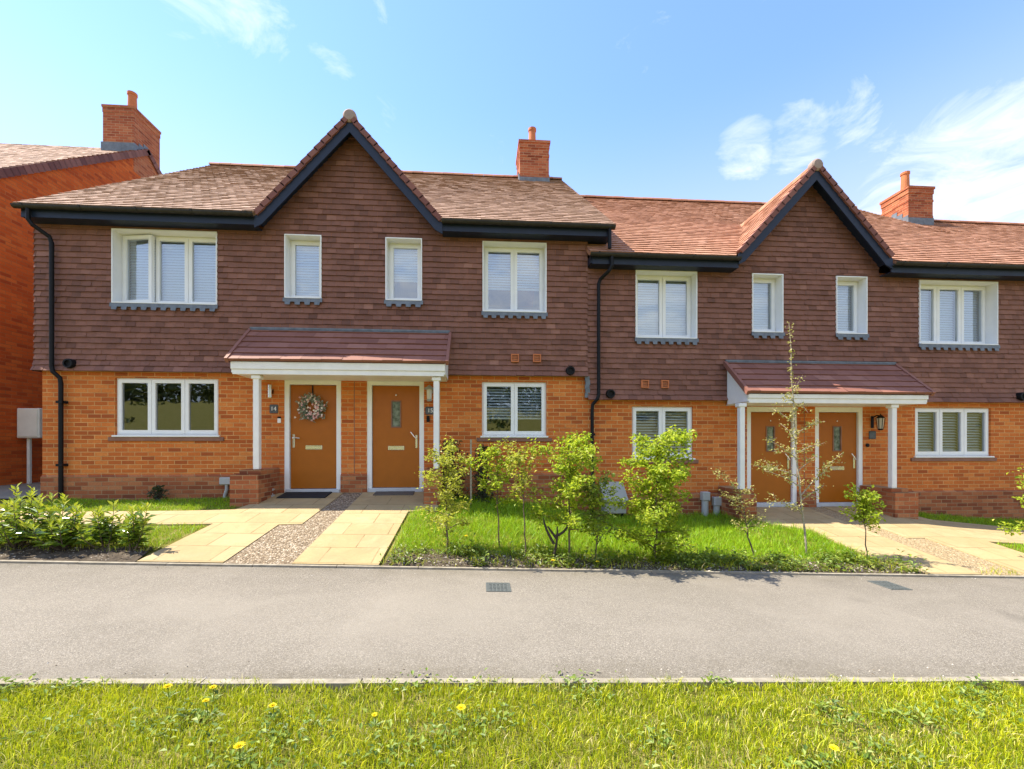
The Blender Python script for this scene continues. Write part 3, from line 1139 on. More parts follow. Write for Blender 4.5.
def make_chimney(h, xa, xb, ya, yb, z0, z1, zfl, mat='chimney_brick', pot_at=(0.5, 0.55)):
    c = MB()
    c.box(xa, xb, ya, yb, z0, z1 - .22)
    c.box(xa - .018, xb + .018, ya - .018, yb + .018, z1 - .22, z1 - .075)
    c.box(xa - .04, xb + .04, ya - .04, yb + .04, z1 - .075, z1)
    c.box(xa - .012, xb + .012, ya - .012, yb + .012, z1 - .47, z1 - .40)
    c.box(xa + .1, xb - .1, ya + .1, yb - .1, z1, z1 + .05, 1)
    co = c.build('chimney', [mat, 'grey_stone'], h)
    p = MB()
    px, py = xa + (xb - xa) * pot_at[0], ya + (yb - ya) * pot_at[1]
    p.lathe([(.125, .04), (.118, .08), (.105, .66), (.124, .67), (.124, .74), (.09, .74), (.085, .5)], (px, py, z1), (0, 0, 1), 16)
    p.build('chimney_pot', 'terracotta', co, smooth=False)
    f = MB()
    f.box(xa - .018, xb + .018, ya - .018, ya - .001, zfl - .12, zfl + .13)
    n = 5
    dy = (yb - ya) / n
    for i in range(n):       # stepped soakers up both cheeks
        zz = zfl + abs(0)
        yy = ya + dy * i
        up_ = zfl + .02 + (RIDGE_Y - abs(RIDGE_Y - (yy + dy / 2)) - ya) * TANP
        for s_, xx in ((-1, xa), (1, xb)):
            f.box(xx - .016 if s_ < 0 else xx + .001, xx - .001 if s_ < 0 else xx + .016, yy, yy + dy - .002, up_ - .25, up_ + .12)
    f.build('flashing', 'lead', co)


tile_mat('ridge_end', [(0, (.30, .22, .18)), (1, (.36, .27, .23))], 0.8)

RAW = 'roof_tile'
BR = dict
h14 = make_house(-7.70, -2.324, 4.05, 1.30, 'left terraced house with wreath on its orange door, half of left gable',
                 -.90,
                 [(-6.50, -4.72, 2.505, 3.82, 3, BR(blind=1.0, tilt=72, ajar=True)), (-3.553, -2.90, 2.66, 3.82, 1, BR(blind=1.0, tilt=72))],
                 [(-6.495, -4.732, .175, 1.20, 3, BR(blind=0.0))],
                 (-3.583, -2.573, -.876, 1.208, -1, False, -.04),
                 gable=(-2.324, 1.60, 5.85, 1), end=(.12, 0), seed=11, plinth=-.53, tile_l=.09)
h15 = make_house(-2.324, 2.02, 4.05, 1.30, 'terraced house with plain orange door 15, half of left gable, chimney on its right end',
                 -.95,
                 [(-1.755, -1.09, 2.66, 3.82, 1, BR(blind=.62, tilt=72)), (.026, 1.231, 2.49, 3.81, 2, BR(blind=.62, tilt=66))],
                 [(.016, 1.24, .170, 1.195, 2, BR(blind=.68, tilt=38, pitch=.055))],
                 (-2.104, -1.063, -.865, 1.208, 1, True, -.05),
                 gable=(-2.324, 1.60, 5.85, -1), end=(0, .44), seed=12, plinth=-.53,
                 chimney=(1.13, 1.99, 12.83, 13.86, 7.2, 8.93, 7.72))
h16 = make_house(2.02, 6.40, 3.54, .865, 'terraced house with door behind tall thin tree, half of right gable',
                 -1.3,
                 [(2.949, 4.166, 2.05, 3.35, 2, BR(blind=.92, tilt=74)), (5.275, 5.909, 2.20, 3.35, 1, BR(blind=1.0, tilt=74))],
                 [(2.902, 4.116, -.255, .746, 2, BR(blind=.95, tilt=34, pitch=.055))],
                 (5.211, 6.242, -1.205, .755, 1, True, -.46),
                 gable=(6.40, 1.52, 5.37, 1), end=(0.03, 0), seed=13, plinth=-.92, roofmat='roof_tile_red')
h17 = make_house(6.40, 11.86, 3.54, .865, 'right terraced house with black lantern beside its orange door, half of right gable',
                 -1.35,
                 [(7.008, 7.66, 2.20, 3.345, 1, BR(blind=1.0, tilt=68)), (8.769, 10.482, 2.027, 3.315, 3, BR(blind=1.0, tilt=68))],
                 [(8.747, 10.414, -.225, .758, 3, BR(blind=.92, tilt=34, pitch=.055))],
                 (6.62, 7.63, -1.217, .757, 1, True, -.46),
                 gable=(6.40, 1.52, 5.37, -1), end=(0, .12), seed=14, plinth=-.92, roofmat='roof_tile_red')
h18 = make_house(11.90, 21.5, 3.20, .52, 'lower terrace roof with orange brick chimney at far right edge',
                 -1.65,
                 [(13.2, 14.4, 1.7, 3.0, 2, BR(blind=1.0, tilt=70))], [(13.2, 14.4, -.6, .4, 2, BR(blind=.9, tilt=40))],
                 (15.2, 16.23, -1.55, .41, 1, True, -.8),
                 end=(0.0, .12), seed=15, plinth=-1.2, roofmat='roof_tile_red',
                 chimney=(13.30, 14.12, 12.83, 13.75, 6.3, 8.08, 6.97))

# fittings on the walls, each a part of its house


def downpipe(h, pts, clips=(), r=.034):
    p = MB()
    p.tube(pts, r, 10)
    for (x_, y_, z_) in clips:
        p.box(x_ - .05, x_ + .05, y_ - .042, D - .002, z_ - .022, z_ + .022)
    p.build('downpipe', 'black_plastic', h, smooth=False)


yp = D - .14
downpipe(h14, [(-7.60, YE + .02, 3.98), (-7.60, YE + .02, 3.80), (-7.56, YE + .05, 3.72), (-7.44, yp - .02, 3.60), (-7.42, yp, 3.50), (-7.42, yp, 1.36),
               (-7.40, yp, 1.27), (-7.33, yp + .05, 1.17), (-7.32, yp + .055, 1.08), (-7.32, yp + .055, -1.0)],
         [(-7.32, yp + .055, .75), (-7.32, yp + .055, -.35)])
downpipe(h15, [(2.36, YE + .02, 3.98), (2.36, YE + .02, 3.62)])
downpipe(h16, [(2.40, YE + .02, 3.47), (2.40, YE + .02, 3.30), (2.36, YE + .04, 3.22), (2.24, yp - .02, 3.12), (2.21, yp, 3.04), (2.21, yp, .95),
               (2.19, yp, .87), (2.11, yp + .05, .77), (2.10, yp + .055, .68), (2.10, yp + .055, -1.4)],
         [(2.10, yp + .055, .2), (2.10, yp + .055, -.7)])


def tile_vent(h, x, z):
    v_ = MB()
    v_.ring(x - .075, x + .075, z - .075, z + .075, .022, YT - .035, YT + .01)
    v_.box(x - .055, x + .055, YT - .012, YT + .01, z - .055, z + .055, 1)
    for k in range(3):
        v_.box(x - .05, x + .05, YT - .024, YT - .0125, z - .035 + k * .03, z - .022 + k * .03)
    v_.build('air_brick', ['terracotta', 'brown_sill'], h)


def round_vent(h, x, z):
    v_ = MB()
    v_.lathe([(.085, .06), (.085, -.05), (.078, -.075), (.055, -.075), (.055, -.04), (.0, -.04)], (x, YT - .02, z), (0, 1, 0), 20)
    v_.build('vent_cowl', 'black_plastic', h)


tile_vent(h15, .633, 1.63)
tile_vent(h15, 1.048, 1.635)
tile_vent(h16, 3.128, 1.17)
tile_vent(h16, 3.521, 1.17)
round_vent(h14, -7.158, 1.42)
round_vent(h15, 1.676, 1.40)
round_vent(h16, 2.446, .97)
round_vent(h17, 10.955, .985)
# stepped lead where the higher house meets the lower one
fl = MB()
for i in range(5):
    fl.box(1.965 + .012 * (i % 2), 2.05 + .012 * (i % 2), D - .075 - .002 * i, D - .05, .90 + i * .08, .985 + i * .08)
fl.build('flashing', 'lead', h15)
# movement joints on the two party lines
for hh, xj, z0_, z1_ in ((h14, -2.332, -.85, 1.28), (h16, 6.392, -1.2, .84)):
    j = MB()
    j.box(xj - .006, xj + .006, D - .004, D + .01, z0_, z1_)
    j.build('movement_joint', 'brown_sill', hh)

number_plate(h14, -3.764, .656, '14')
number_plate(h15, -.945, .640, '15', False)
number_plate(h17, 7.823, .20, '')


def bell(h, x, z, mats):
    b = MB()
    b.box(x - .03, x + .03, D - .02, D - .001, z - .055, z + .03, 0, bev=.006)
    b.box(x - .03, x + .03, D - .024, D - .001, z + .031, z + .06, 1, bev=.005)
    b.build('doorbell', mats, h)


bell(h14, -3.667, .456, ['letter_white', 'black_plastic'])
bell(h15, -.985, .485, ['black_plastic', 'black_plastic'])
bell(h16, 5.12, .03, ['letter_white', 'black_plastic'])
b = MB()
b.lathe([(.035, 0), (.035, -.02), (.022, -.026), (.0, -.026)], (7.72, D, -.005), (0, 1, 0), 14)
b.build('doorbell', 'black_plastic', h17)
# up-down cylinder light
l = MB()
l.box(-3.84, -3.77, D - .02, D - .001, .93, 1.01, 1, bev=.005)
l.lathe([(.034, -.12), (.036, -.11), (.036, .11), (.034, .12)], (-3.805, D - .065, .97), (0, 0, 1), 16)
l.build('wall_light', ['chrome', 'black_plastic'], h14, smooth=False)
# pale hooded lantern
l = MB()
l.box(-1.0, -.90, D - .02, D - .001, .96, 1.06, bev=.006)
l.tube([(-.95, D - .02, 1.03), (-.95, D - .10, 1.07), (-.95, D - .13, 1.05)], .014, 8)
l.lathe([(.10, .02), (.085, .045), (.03, .085), (.012, .10)], (-.95, D - .13, 1.0), (0, 0, 1), 16)
l.lathe([(.038, -.16), (.045, -.14), (.05, .0), (.05, .02)], (-.95, D - .13, 1.0), (0, 0, 1), 14, 1)
l.lathe([(.03, -.20), (.046, -.19), (.046, -.16), (.03, -.155)], (-.95, D - .13, 1.0), (0, 0, 1), 14)
l.build('wall_light', ['pale_plastic', 'lamp_glass'], h15)
# black coach lantern and grey sensor plate
l = MB()
xl, yl, zl = 7.86, D - .15, .43
l.box(7.79, 7.85, D - .02, D - .001, .34, .58, bev=.006)
l.tube([(7.82, D - .02, .55), (7.83, D - .10, .585), (xl, yl, .575)], .013, 8)
l.lathe([(.078, .10), (.074, .112), (.036, .15), (.012, .165), (.010, .185)], (xl, yl, zl), (0, 0, 1), 6)
l.lathe([(.044, -.11), (.066, .099)], (xl, yl, zl), (0, 0, 1), 6, 1)
for k in range(6):
    a = math.pi / 3 * k + .26
    l.tube([(xl + .046 * math.cos(a), yl + .046 * math.sin(a), zl - .11), (xl + .070 * math.cos(a), yl + .070 * math.sin(a), zl + .10)], .006, 6)
l.lathe([(.024, -.14), (.049, -.13), (.049, -.11)], (xl, yl, zl), (0, 0, 1), 6)
l.build('wall_light', ['black_plastic', 'lamp_glass'], h17)

# ------------------------------------------------------------------ neighbouring house end on the left
nb = thing('brick_house', (-13.5, 9.0, -.8), 'bright orange brick house on the left showing only its bare gable end', 'house')
XN, NRY, NRZ, NEY, NEZ = -10.0, 13.95, 8.86, 8.3, 4.49
w = MB()
w.face([(XN, 8.65, -1.6), (XN, 19.2, -1.6), (XN, 19.2, NEZ + .2), (XN, NRY, NRZ - .06), (XN, 8.65, NEZ + .2)])
wall_holes(w, -17.0, XN, -1.6, NEZ + .2, 8.65, [(-15.5, -14, .4, 1.4), (-13, -11.5, .4, 1.4), (-15.5, -14, 2.9, 4.1), (-13, -11.5, 2.9, 4.1)])
w.face([(-17, 8.65, -1.6), (-17, 19.2, -1.6), (-17, 19.2, NEZ + .2), (-17, NRY, NRZ - .06), (-17, 8.65, NEZ + .2)])
w.face([(-17, 19.2, -1.6), (XN, 19.2, -1.6), (XN, 19.2, NEZ + .2), (-17, 19.2, NEZ + .2)])
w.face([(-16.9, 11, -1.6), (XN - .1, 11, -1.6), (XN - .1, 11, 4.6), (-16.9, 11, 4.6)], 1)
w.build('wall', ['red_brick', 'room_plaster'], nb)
p = MB()
p.box(XN + .001, XN + .03, 8.62, 19.2, -1.6, -.02)
p.build('plinth', 'red_brick', nb)
for (a, c) in ((-15.5, .4), (-13, .4), (-15.5, 2.9), (-13, 2.9)):
    make_window(nb, a, a + 1.5, c, c + (1.0 if c < 1 else 1.2), 2, False, blind=.8, tilt=60, yface=8.65)
r = MB()
nph = math.atan((NRZ - NEZ) / (NRY - NEY))
Vn, Nn = (0, math.cos(nph), math.sin(nph)), (0, -math.sin(nph), math.cos(nph))
Ln = (NRY - NEY) / math.cos(nph)
tiles(r, (0, NEY, NEZ), (1, 0, 0), Vn, Nn, -17.1, XN + .03, 0, Ln, gauge=.165, thick=.009, seed=77, spread=.34)
Pn = lambda u, v, n: Vector((u, NEY, NEZ)) + Vector(Vn) * v + Vector(Nn) * n
r.prism([Pn(-17.1, .02, -.006), Pn(XN + .02, .02, -.006), Pn(XN + .02, Ln, -.006), Pn(-17.1, Ln, -.006)], Vector(Nn) * -.05, 0, .3)
r.prism([(-17.1, NRY, NRZ - .01), (XN + .02, NRY, NRZ - .01), (XN + .02, 2 * NRY - NEY, NEZ), (-17.1, 2 * NRY - NEY, NEZ)], (0, 0, -.08), 0, .5)
for sgn in (1, -1):       # interlocking verge units down the rake
    k = int(Ln / .17)
    dv = Ln / k
    rg = random.Random(4)
    for i in range(k):
        va = dv * i
        Va = Vector((0, sgn * math.cos(nph), math.sin(nph)))
        Na = Vector((0, -sgn * math.sin(nph), math.cos(nph)))
        O = Vector((XN, NRY - sgn * (NRY - NEY), NEZ))
        a = [O + Va * va + Na * .045 + Vector((-.10, 0, 0)), O + Va * va + Na * .045 + Vector((.05, 0, 0)),
             O + Va * (va + dv + .012) + Na * .025 + Vector((.05, 0, 0)), O + Va * (va + dv + .012) + Na * .025 + Vector((-.10, 0, 0))]
        r.prism(a, Na * -.16, 1, rg.random())
r.build('roof', ['roof_tile', 'verge_tile'], nb)
g = MB()
g.prism([(-17.1, NEY + .012 + .056 * math.cos(a), NEZ - .022 + .056 * math.sin(a)) for a in [math.pi + math.pi * k / 8 for k in range(9)]], (7.12, 0, 0))
g.box(-17.05, XN, NEY + .07, 8.64, NEZ - .22, NEZ - .03)
g.build('gutter', 'gutter_black', nb)
c = MB()
c.box(-10.83, XN + .004, 13.42, 14.46, 7.9, 9.56)
c.box(-10.84, XN + .014, 13.41, 14.47, 9.56, 9.70)
c.box(-10.855, XN + .028, 13.395, 14.485, 9.70, 9.77)
co = c.build('chimney', 'chimney_brick', nb)
c = MB()
c.lathe([(.13, 0), (.12, .05), (.105, .60), (.125, .61), (.125, .68), (.09, .68)], (-10.35, 13.85, 9.78), (0, 0, 1), 16)
c.build('chimney_pot', 'terracotta', co)
c = MB()
c.box(-10.87, XN + .02, 13.40, 13.419, 8.42, 8.70)
for k in range(3):
    c.box(XN + .005, XN + .022, 13.42 + k * .18, 13.595 + k * .18, 8.5 + k * .1, 8.72 + k * .1)
c.build('flashing', 'lead', co)

# ------------------------------------------------------------------ porches


def make_porch(xl, xr, ztop, zfront, zf1, zf0, posts, pier_z, base, wide, label, fdz):
    cx = (xl + xr) / 2
    po = thing('porch_canopy', (cx, 7.9, base), label, 'porch', 'white porch canopies over paired doors')
    yfr, ywl = 7.49, D - .04
    L = math.hypot(ywl - yfr, ztop - zfront)
    V_ = Vector((0, ywl - yfr, ztop - zfront)).normalized()
    N_ = Vector((0, -V_.z, V_.y))
    r = MB()
    tiles(r, (0, yfr, zfront), (1, 0, 0), V_, N_, xl, xr, 0, L - .045, gauge=.19, tw=.33, thick=.024, seed=int(abs(cx) * 10) + 3, spread=.34)
    P = lambda u, v, n: Vector((u, yfr, zfront)) + V_ * v + N_ * n
    r.prism([P(xl + .005, .01, -.004), P(xr - .005, .01, -.004), P(xr - .005, L, -.004), P(xl + .005, L, -.004)], N_ * -.03, 0, .3)
    for xx in (xl - .012, xr - .038):
        r.prism([P(xx, -.015, .034), P(xx + .05, -.015, .034), P(xx + .05, L - .03, .034), P(xx, L - .03, .034)], N_ * -.085, 0, .45)
    r.build('roof', 'porch_tile', po)
    f = MB()
    f.prism([P(xl + .02, L - .06, .018), P(xr - .02, L - .06, .018), P(xr - .02, L, .030), P(xl + .02, L, .030)], N_ * .012)
    f.box(xl + .02, xr - .02, D - .10, D - .085, ztop - .0, ztop + .03)
    f.build('flashing', 'lead', po)
    c = MB()
    a, b = xl + .05, xr - .05
    zm = zf0 + .085
    c.box(a, b, 7.535, 7.56, zm, zf1, bev=.003)
    c.box(a + .02, b - .02, 7.552, 7.575, zf0, zm - .002, bev=.003)
    c.box(a + .025, b - .025, 7.5755, D - .002, zf0 + .012, zf0 + .028)
    c.build('fascia', 'white_paint', po)
    for xx in (a, b - .022):
        k = MB()
        k.prism([(xx, 7.561, zf0 + .03), (xx, 7.561, zf1 - .004), (xx, ywl - .04, ztop - .085), (xx, ywl - .04, zf0 + .03)], (.022, 0, 0))
        k.build('cheek', 'white_paint', po)
    for i, xp in enumerate(posts):
        k = MB()
        k.box(xp - .048, xp + .048, 7.60, 7.696, pier_z + .002, zf0 - .002, bev=.008)
        k.box(xp - .075, xp + .075, 7.585, 7.72, zf0 - .07, zf0 - .003, bev=.01)
        k.build('post', 'white_paint', po)
        s_ = -1 if i == 0 else 1
        far = .36 if i == wide else .09
        near = .09 if i == wide else .20
        k = MB()
        xa, xb = (xp - far, xp + near) if s_ < 0 else (xp - near, xp + far)
        zg = base - .6
        xi = (xa + .11 * (i == wide), xb) if s_ < 0 else (xa, xb - .11 * (i == wide))
        k.box(xa, xb, 7.50, D - .036, zg, pier_z - .075)
        k.box(xi[0], xi[1], 7.575, D - .0365, pier_z - .0745, pier_z, bev=.006)
        k.build('pier', 'plinth_brick', po)
    return po


make_porch(-4.16, -.56, 2.09, 1.40, 1.375, 1.17, (-3.74, -.765), -.41, -1.0, 0,
           'tiled canopy on white posts over the wreathed door and door 15', 0)
make_porch(4.71, 8.26, 1.62, .945, .915, .755, (4.69, 7.61), -.80, -1.3, 1,
           'tiled canopy on white posts behind the tall thin tree', 0)

# ------------------------------------------------------------------ small things by the doors


def make_wreath():
    rg = random.Random(8)
    o = (-3.098, D + .02, .69)
    wr = thing('wreath', o, 'round wreath of pale pink flowers hung on the leftmost door', 'wreath')
    yd = D + .02
    f, fl = MB(), MB()
    for i in range(420):
        a = rg.uniform(0, 2 * math.pi)
        rr = .152 + rg.gauss(0, .042)
        p = (o[0] + rr * math.cos(a), yd - .01 - abs(rg.gauss(0, .02)), o[2] + rr * math.sin(a))
        d = (math.cos(a + rg.uniform(-1.2, 1.2)), rg.uniform(-.7, .0), math.sin(a + rg.uniform(-1.2, 1.2)))
        f.leaf(p, d, (rg.uniform(-.4, .4), -1, rg.uniform(-.4, .4)), rg.uniform(.05, .09), rg.uniform(.018, .03), 0, rg.random())
    f.tube([(o[0] + .14 * math.cos(k * .3142), yd - .008, o[2] + .14 * math.sin(k * .3142)) for k in range(21)], .028, 8, 0, .05)
    for i in range(85):
        a = rg.uniform(0, 2 * math.pi)
        rr = .15 + rg.gauss(0, .055)
        c = Vector((o[0] + rr * math.cos(a), yd - .045 - rg.random() * .035, o[2] + rr * math.sin(a)))
        m_ = 0 if rg.random() < .6 else 1
        for k in range(6):
            b = k * 1.047 + rg.random()
            fl.leaf(c, (math.cos(b), -.5, math.sin(b)), (0, -1, 0), rg.uniform(.016, .030), .018, m_, .5)
    f.build('foliage', 'leaf_wreath', wr)
    fl.build('flowers', ['pink_petal', 'cream_petal'], wr)
    s_ = MB()
    s_.box(o[0] - .012, o[0] + .012, yd + .028, yd + .0335, o[2] + .15, 1.10)
    s_.build('hanger', 'black_plastic', wr)


make_wreath()


def lying(name, x0, x1, y0, y1, h, mat, label, cat, zoff=.018, rim=None, group=None):
    b_ = MB()
    z = max(ground_z(x_, y_) for x_ in (x0, x1) for y_ in (y0, y1))
    P_ = lambda x_, y_, up_: (x_, y_, ground_z(x_, y_) + zoff + up_)
    vs_ = [P_(x0, y0, 0), P_(x1, y0, 0), P_(x1, y1, 0), P_(x0, y1, 0), P_(x0 + .006, y0 + .006, h), P_(x1 - .006, y0 + .006, h), P_(x1 - .006, y1 - .006, h), P_(x0 + .006, y1 - .006, h)]
    b_.mesh(vs_, [(0, 3, 2, 1), (4, 5, 6, 7), (0, 1, 5, 4), (1, 2, 6, 5), (2, 3, 7, 6), (3, 0, 4, 7)])
    return tag(b_.build(name, mat), label, cat, group)


lying('doormat', -3.52, -2.70, 7.84, 8.22, .018, 'mat_black', 'large black doormat below the wreathed door', 'doormat')
lying('doormat', -1.93, -1.22, 8.0, 8.24, .015, 'mat_grey', 'brown grey doormat below door 15', 'doormat')

# white meter cabinet on its post, beside the left brick gable
mbx = thing('meter_cabinet', (-9.72, 10.45, ground_z(-9.72, 9)), 'white box on a post against the left brick wall', 'meter box')
k = MB()
k.box(-9.985, -9.53, 10.2, 10.45, .15, .795, bev=.015)
k.build('cabinet', 'cabinet_white', mbx)
k = MB()
k.box(-9.95, -9.56, 10.186, 10.199, .18, .765, bev=.005)
k.build('cabinet_door', 'cabinet_white', mbx)
k = MB()
k.box(-9.87, -9.81, 10.29, 10.35, -1.3, .149, bev=.008)
k.build('post', 'cabinet_white', mbx)

# semi-buried gas box with sloping lid by the right downpipe
gb = thing('gas_meter_box', (2.48, 8.1, -1.3), 'pale grey sloping lidded box on the ground beside the middle downpipe', 'meter box')
k = MB()
k.prism([(2.27, 7.95, -1.26), (2.27, 7.95, -1.02), (2.27, D - .04, -.86), (2.27, D - .04, -1.26)], (.40, 0, 0))
k.build('case', 'pale_plastic', gb)
k = MB()
k.prism([(2.245, 7.89, -1.045), (2.245, 7.89, -1.01), (2.245, D - .07, -.70), (2.245, D - .038, -.70), (2.245, D - .038, -.80)], (.45, 0, 0))
k.build('lid', 'pale_plastic', gb)
k = MB()
k.box(2.30, 2.34, 8.0, 8.05, -1.75, -1.261)
k.box(2.60, 2.64, 8.0, 8.05, -1.75, -1.261)
k.build('foot', 'black_plastic', gb)

# two grey pipe covers at the foot of the right wall
for x_, z1_, lab in ((4.31, -.90, 'taller grey pipe cover on the wall left of the right porch'), (4.54, -1.0, 'shorter grey pipe cover beside the right porch pier')):
    q = thing('pipe_cover', (x_, 8.2, -1.4), lab, 'pipe cover')
    k = MB()
    k.box(x_ - .075, x_ + .075, 8.14, D - .036, z1_ - .17, z1_, bev=.012)
    k.build('cap', 'grey_plastic', q)
    k = MB()
    k.tube([(x_, 8.21, z1_ - .171), (x_, 8.21, -1.6)], .062, 14)
    k.build('pipe', 'grey_plastic', q)

# small cable box on the left plinth
q = thing('cable_box', (-4.55, 8.2, -.95), 'small grey cable box on the plinth below left window', 'cable box')
k = MB()
k.box(-4.66, -4.46, D - .12, D - .036, -.71, -.58, bev=.012)
k.build('case', 'grey_plastic', q)
k = MB()
k.tube([(-4.55, D - .075, -.711), (-4.55, D - .075, -.80), (-4.58, D - .075, -.90), (-4.60, D - .08, -1.02)], .028, 10)
k.build('conduit', 'grey_plastic', q)

# star ornament leaning by the first door
q = MB()
pts = []
for i in range(10):
    a = math.pi / 2 + i * math.pi / 5
    rr = .10 if i % 2 == 0 else .045
    pts.append((-3.70 + rr * math.cos(a), 7.98, -.80 + rr * math.sin(a)))
q.prism(pts, (0, .03, 0))
q.box(-3.76, -3.64, 7.94, 8.06, -.93, -.875)
tag(q.build('star_ornament', 'grey_stone', origin=(-3.7, 8.0, -.9)), 'small grey star ornament standing left of the black doormat', 'ornament')

# covers in the path


def cover(x0, x1, y0, y1, label):
    z = path_z
    c = thing('access_cover', ((x0 + x1) / 2, (y0 + y1) / 2, path_z((x0 + x1) / 2)), label, 'cover', 'small access covers in the path')
    P_ = lambda x_, y_, u: (x_, y_, path_z(x_) + u)
    f = MB()
    w_ = .018
    o = [(x0, y0), (x1, y0), (x1, y1), (x0, y1)]
    i_ = [(x0 + w_, y0 + w_), (x1 - w_, y0 + w_), (x1 - w_, y1 - w_), (x0 + w_, y1 - w_)]
    vs_ = [P_(a, b, u) for u in (-.01, .006) for q_ in (o, i_) for a, b in q_]
    fs = []
    for k in range(4):
        j = (k + 1) % 4
        fs += [(8 + k, 8 + j, 12 + j, 12 + k), (k, j, 8 + j, 8 + k), (4 + j, 4 + k, 12 + k, 12 + j)]
    f.mesh(vs_, fs)
    f.build('rim', 'iron', c)
    f = MB()
    q_ = [P_(x0 + w_ + .003, y0 + w_ + .003, .004), P_(x1 - w_ - .003, y0 + w_ + .003, .004), P_(x1 - w_ - .003, y1 - w_ - .003, .004), P_(x0 + w_ + .003, y1 - w_ - .003, .004)]
    f.prism([(a, b, c_ - .012) for a, b, c_ in q_], (0, 0, .012))
    for a in range(5):
        for b_ in range(5):
            xa, ya = x0 + .03 + a * (x1 - x0 - .06) / 5, y0 + .03 + b_ * (y1 - y0 - .06) / 5
            zz = path_z(xa)
            f.box(xa + .004, xa + .028, ya + .004, ya + .028, zz + .0045, zz + .008)
    f.build('lid', 'iron', c)


cover(.05, .30, 4.36, 4.64, 'square iron cover in the path in front of the saplings, left one')
cover(4.55, 4.80, 4.58, 4.90, 'iron cover in the path among shadows below the tall thin tree')

# ------------------------------------------------------------------ plants


def bez(a, b, bend, n=6):
    a, b = Vector(a), Vector(b)
    c = (a + b) / 2 + Vector(bend)
    return [a * (1 - t) ** 2 + c * 2 * t * (1 - t) + b * t * t for t in [i / n for i in range(n + 1)]]


def along(pts, t):
    f = t * (len(pts) - 1)
    i = min(int(f), len(pts) - 2)
    return pts[i].lerp(pts[i + 1], f - i)


def sapling(name, base, top, brs, label, cat, leafmat, lsize, per_m, seed, rad=.014, barkm='bark', group=None, spread=.07, twig=True, tlo=0.0, base_leaf=0):
    """stem to 'top'; brs = [(t on stem, end offset (x,y,z) from the start, droop)]; leaves cluster along branches"""
    rg = random.Random(seed)
    bx, by = base
    bz = ground_z(bx, by) - .02
    B = Vector((bx, by, bz))
    o = thing(name, B, label, cat, group)
    st, lf = MB(), MB()
    main = bez(B, B + Vector(top), (rg.uniform(-.05, .05), rg.uniform(-.04, .04), 0), 9)
    for i in range(1, 9):
        main[i] += Vector((rg.uniform(-.012, .012), rg.uniform(-.012, .012), 0))
    st.tube(main, [rad * (1 - .75 * i / 9) for i in range(10)], 7)
    segs = []
    for t, e, droop in brs:
        s_ = along(main, t)
        en = s_ + Vector(e)
        p = bez(s_, en, (0, 0, droop), 6)
        for i in range(1, 6):
            p[i] += Vector((rg.uniform(-.012, .012), rg.uniform(-.012, .012), rg.uniform(-.01, .01)))
        r0 = rad * (1 - .7 * t) * .6
        st.tube(p, [r0 * (1 - .8 * i / 6) + .0012 for i in range(7)], 5)
        segs.append((p, 0.12))
        if twig:
            for k in range(max(2, int(Vector(e).length * 9))):
                tt = rg.uniform(.25, 1)
                q = along(p, tt)
                d = Vector((rg.gauss(0, 1), rg.gauss(0, 1), rg.gauss(.25, .8))).normalized() * rg.uniform(.06, .20)
                tp = bez(q, q + d, (0, 0, .01), 3)
                st.tube(tp, [.003, .0025, .002, .0012], 4, cap=False)
                segs.append((tp, 0.0))
    segs.append((main[int(9 * tlo):] if tlo else main[5:], tlo and .0 or .1))
    for p, t0 in segs:
        L = sum((p[i + 1] - p[i]).length for i in range(len(p) - 1))
        n = max(2, int(L * per_m * 2.6 * rg.uniform(.7, 1.3)))
        for k in range(n):
            t = t0 + (1 - t0) * rg.random()
            q = along(p, t) + Vector((rg.gauss(0, spread), rg.gauss(0, spread), rg.gauss(0, spread))) * .5
            d = Vector((rg.gauss(0, 1), rg.gauss(0, 1), rg.gauss(-.1, .6)))
            nn = Vector((rg.gauss(0, .5), rg.gauss(0, .5), 1))
            s_ = lsize * 1.0 * rg.uniform(.6, 1.25)
            lf.leaf(q, d, nn, s_, s_ * .68, 0, min(1, max(0, rg.gauss(.55, .25))))
    for k in range(base_leaf):
        a = rg.uniform(0, 6.28)
        rr = abs(rg.gauss(0, .14))
        q = B + Vector((rr * math.cos(a), rr * math.sin(a) * .7, .02 + abs(rg.gauss(0, .12))))
        s_ = lsize * rg.uniform(.6, 1.1)
        lf.leaf(q, (math.cos(a), math.sin(a), rg.uniform(0, 1)), (0, 0, 1), s_, s_ * .6, 0, min(1, max(0, rg.gauss(.3, .25))))
    st.build('trunk', barkm, o)
    lf.build('crown', leafmat, o)
    return o


def rbr(seed, n, t0, t1, rx, ry, rz, sx=0, up=.12):
    rg = random.Random(seed)
    out = []
    for i in range(n):
        t = t0 + (t1 - t0) * (i + .5 * rg.random()) / max(1, n - 1)
        a = i * 2.4 + rg.uniform(-.5, .5)
        w_ = rg.uniform(.6, 1.15)
        out.append((min(.97, t), (rx * w_ * math.cos(a) + sx, ry * w_ * math.sin(a), rz * rg.uniform(.2, 1.1)), up * rg.random()))
    return out


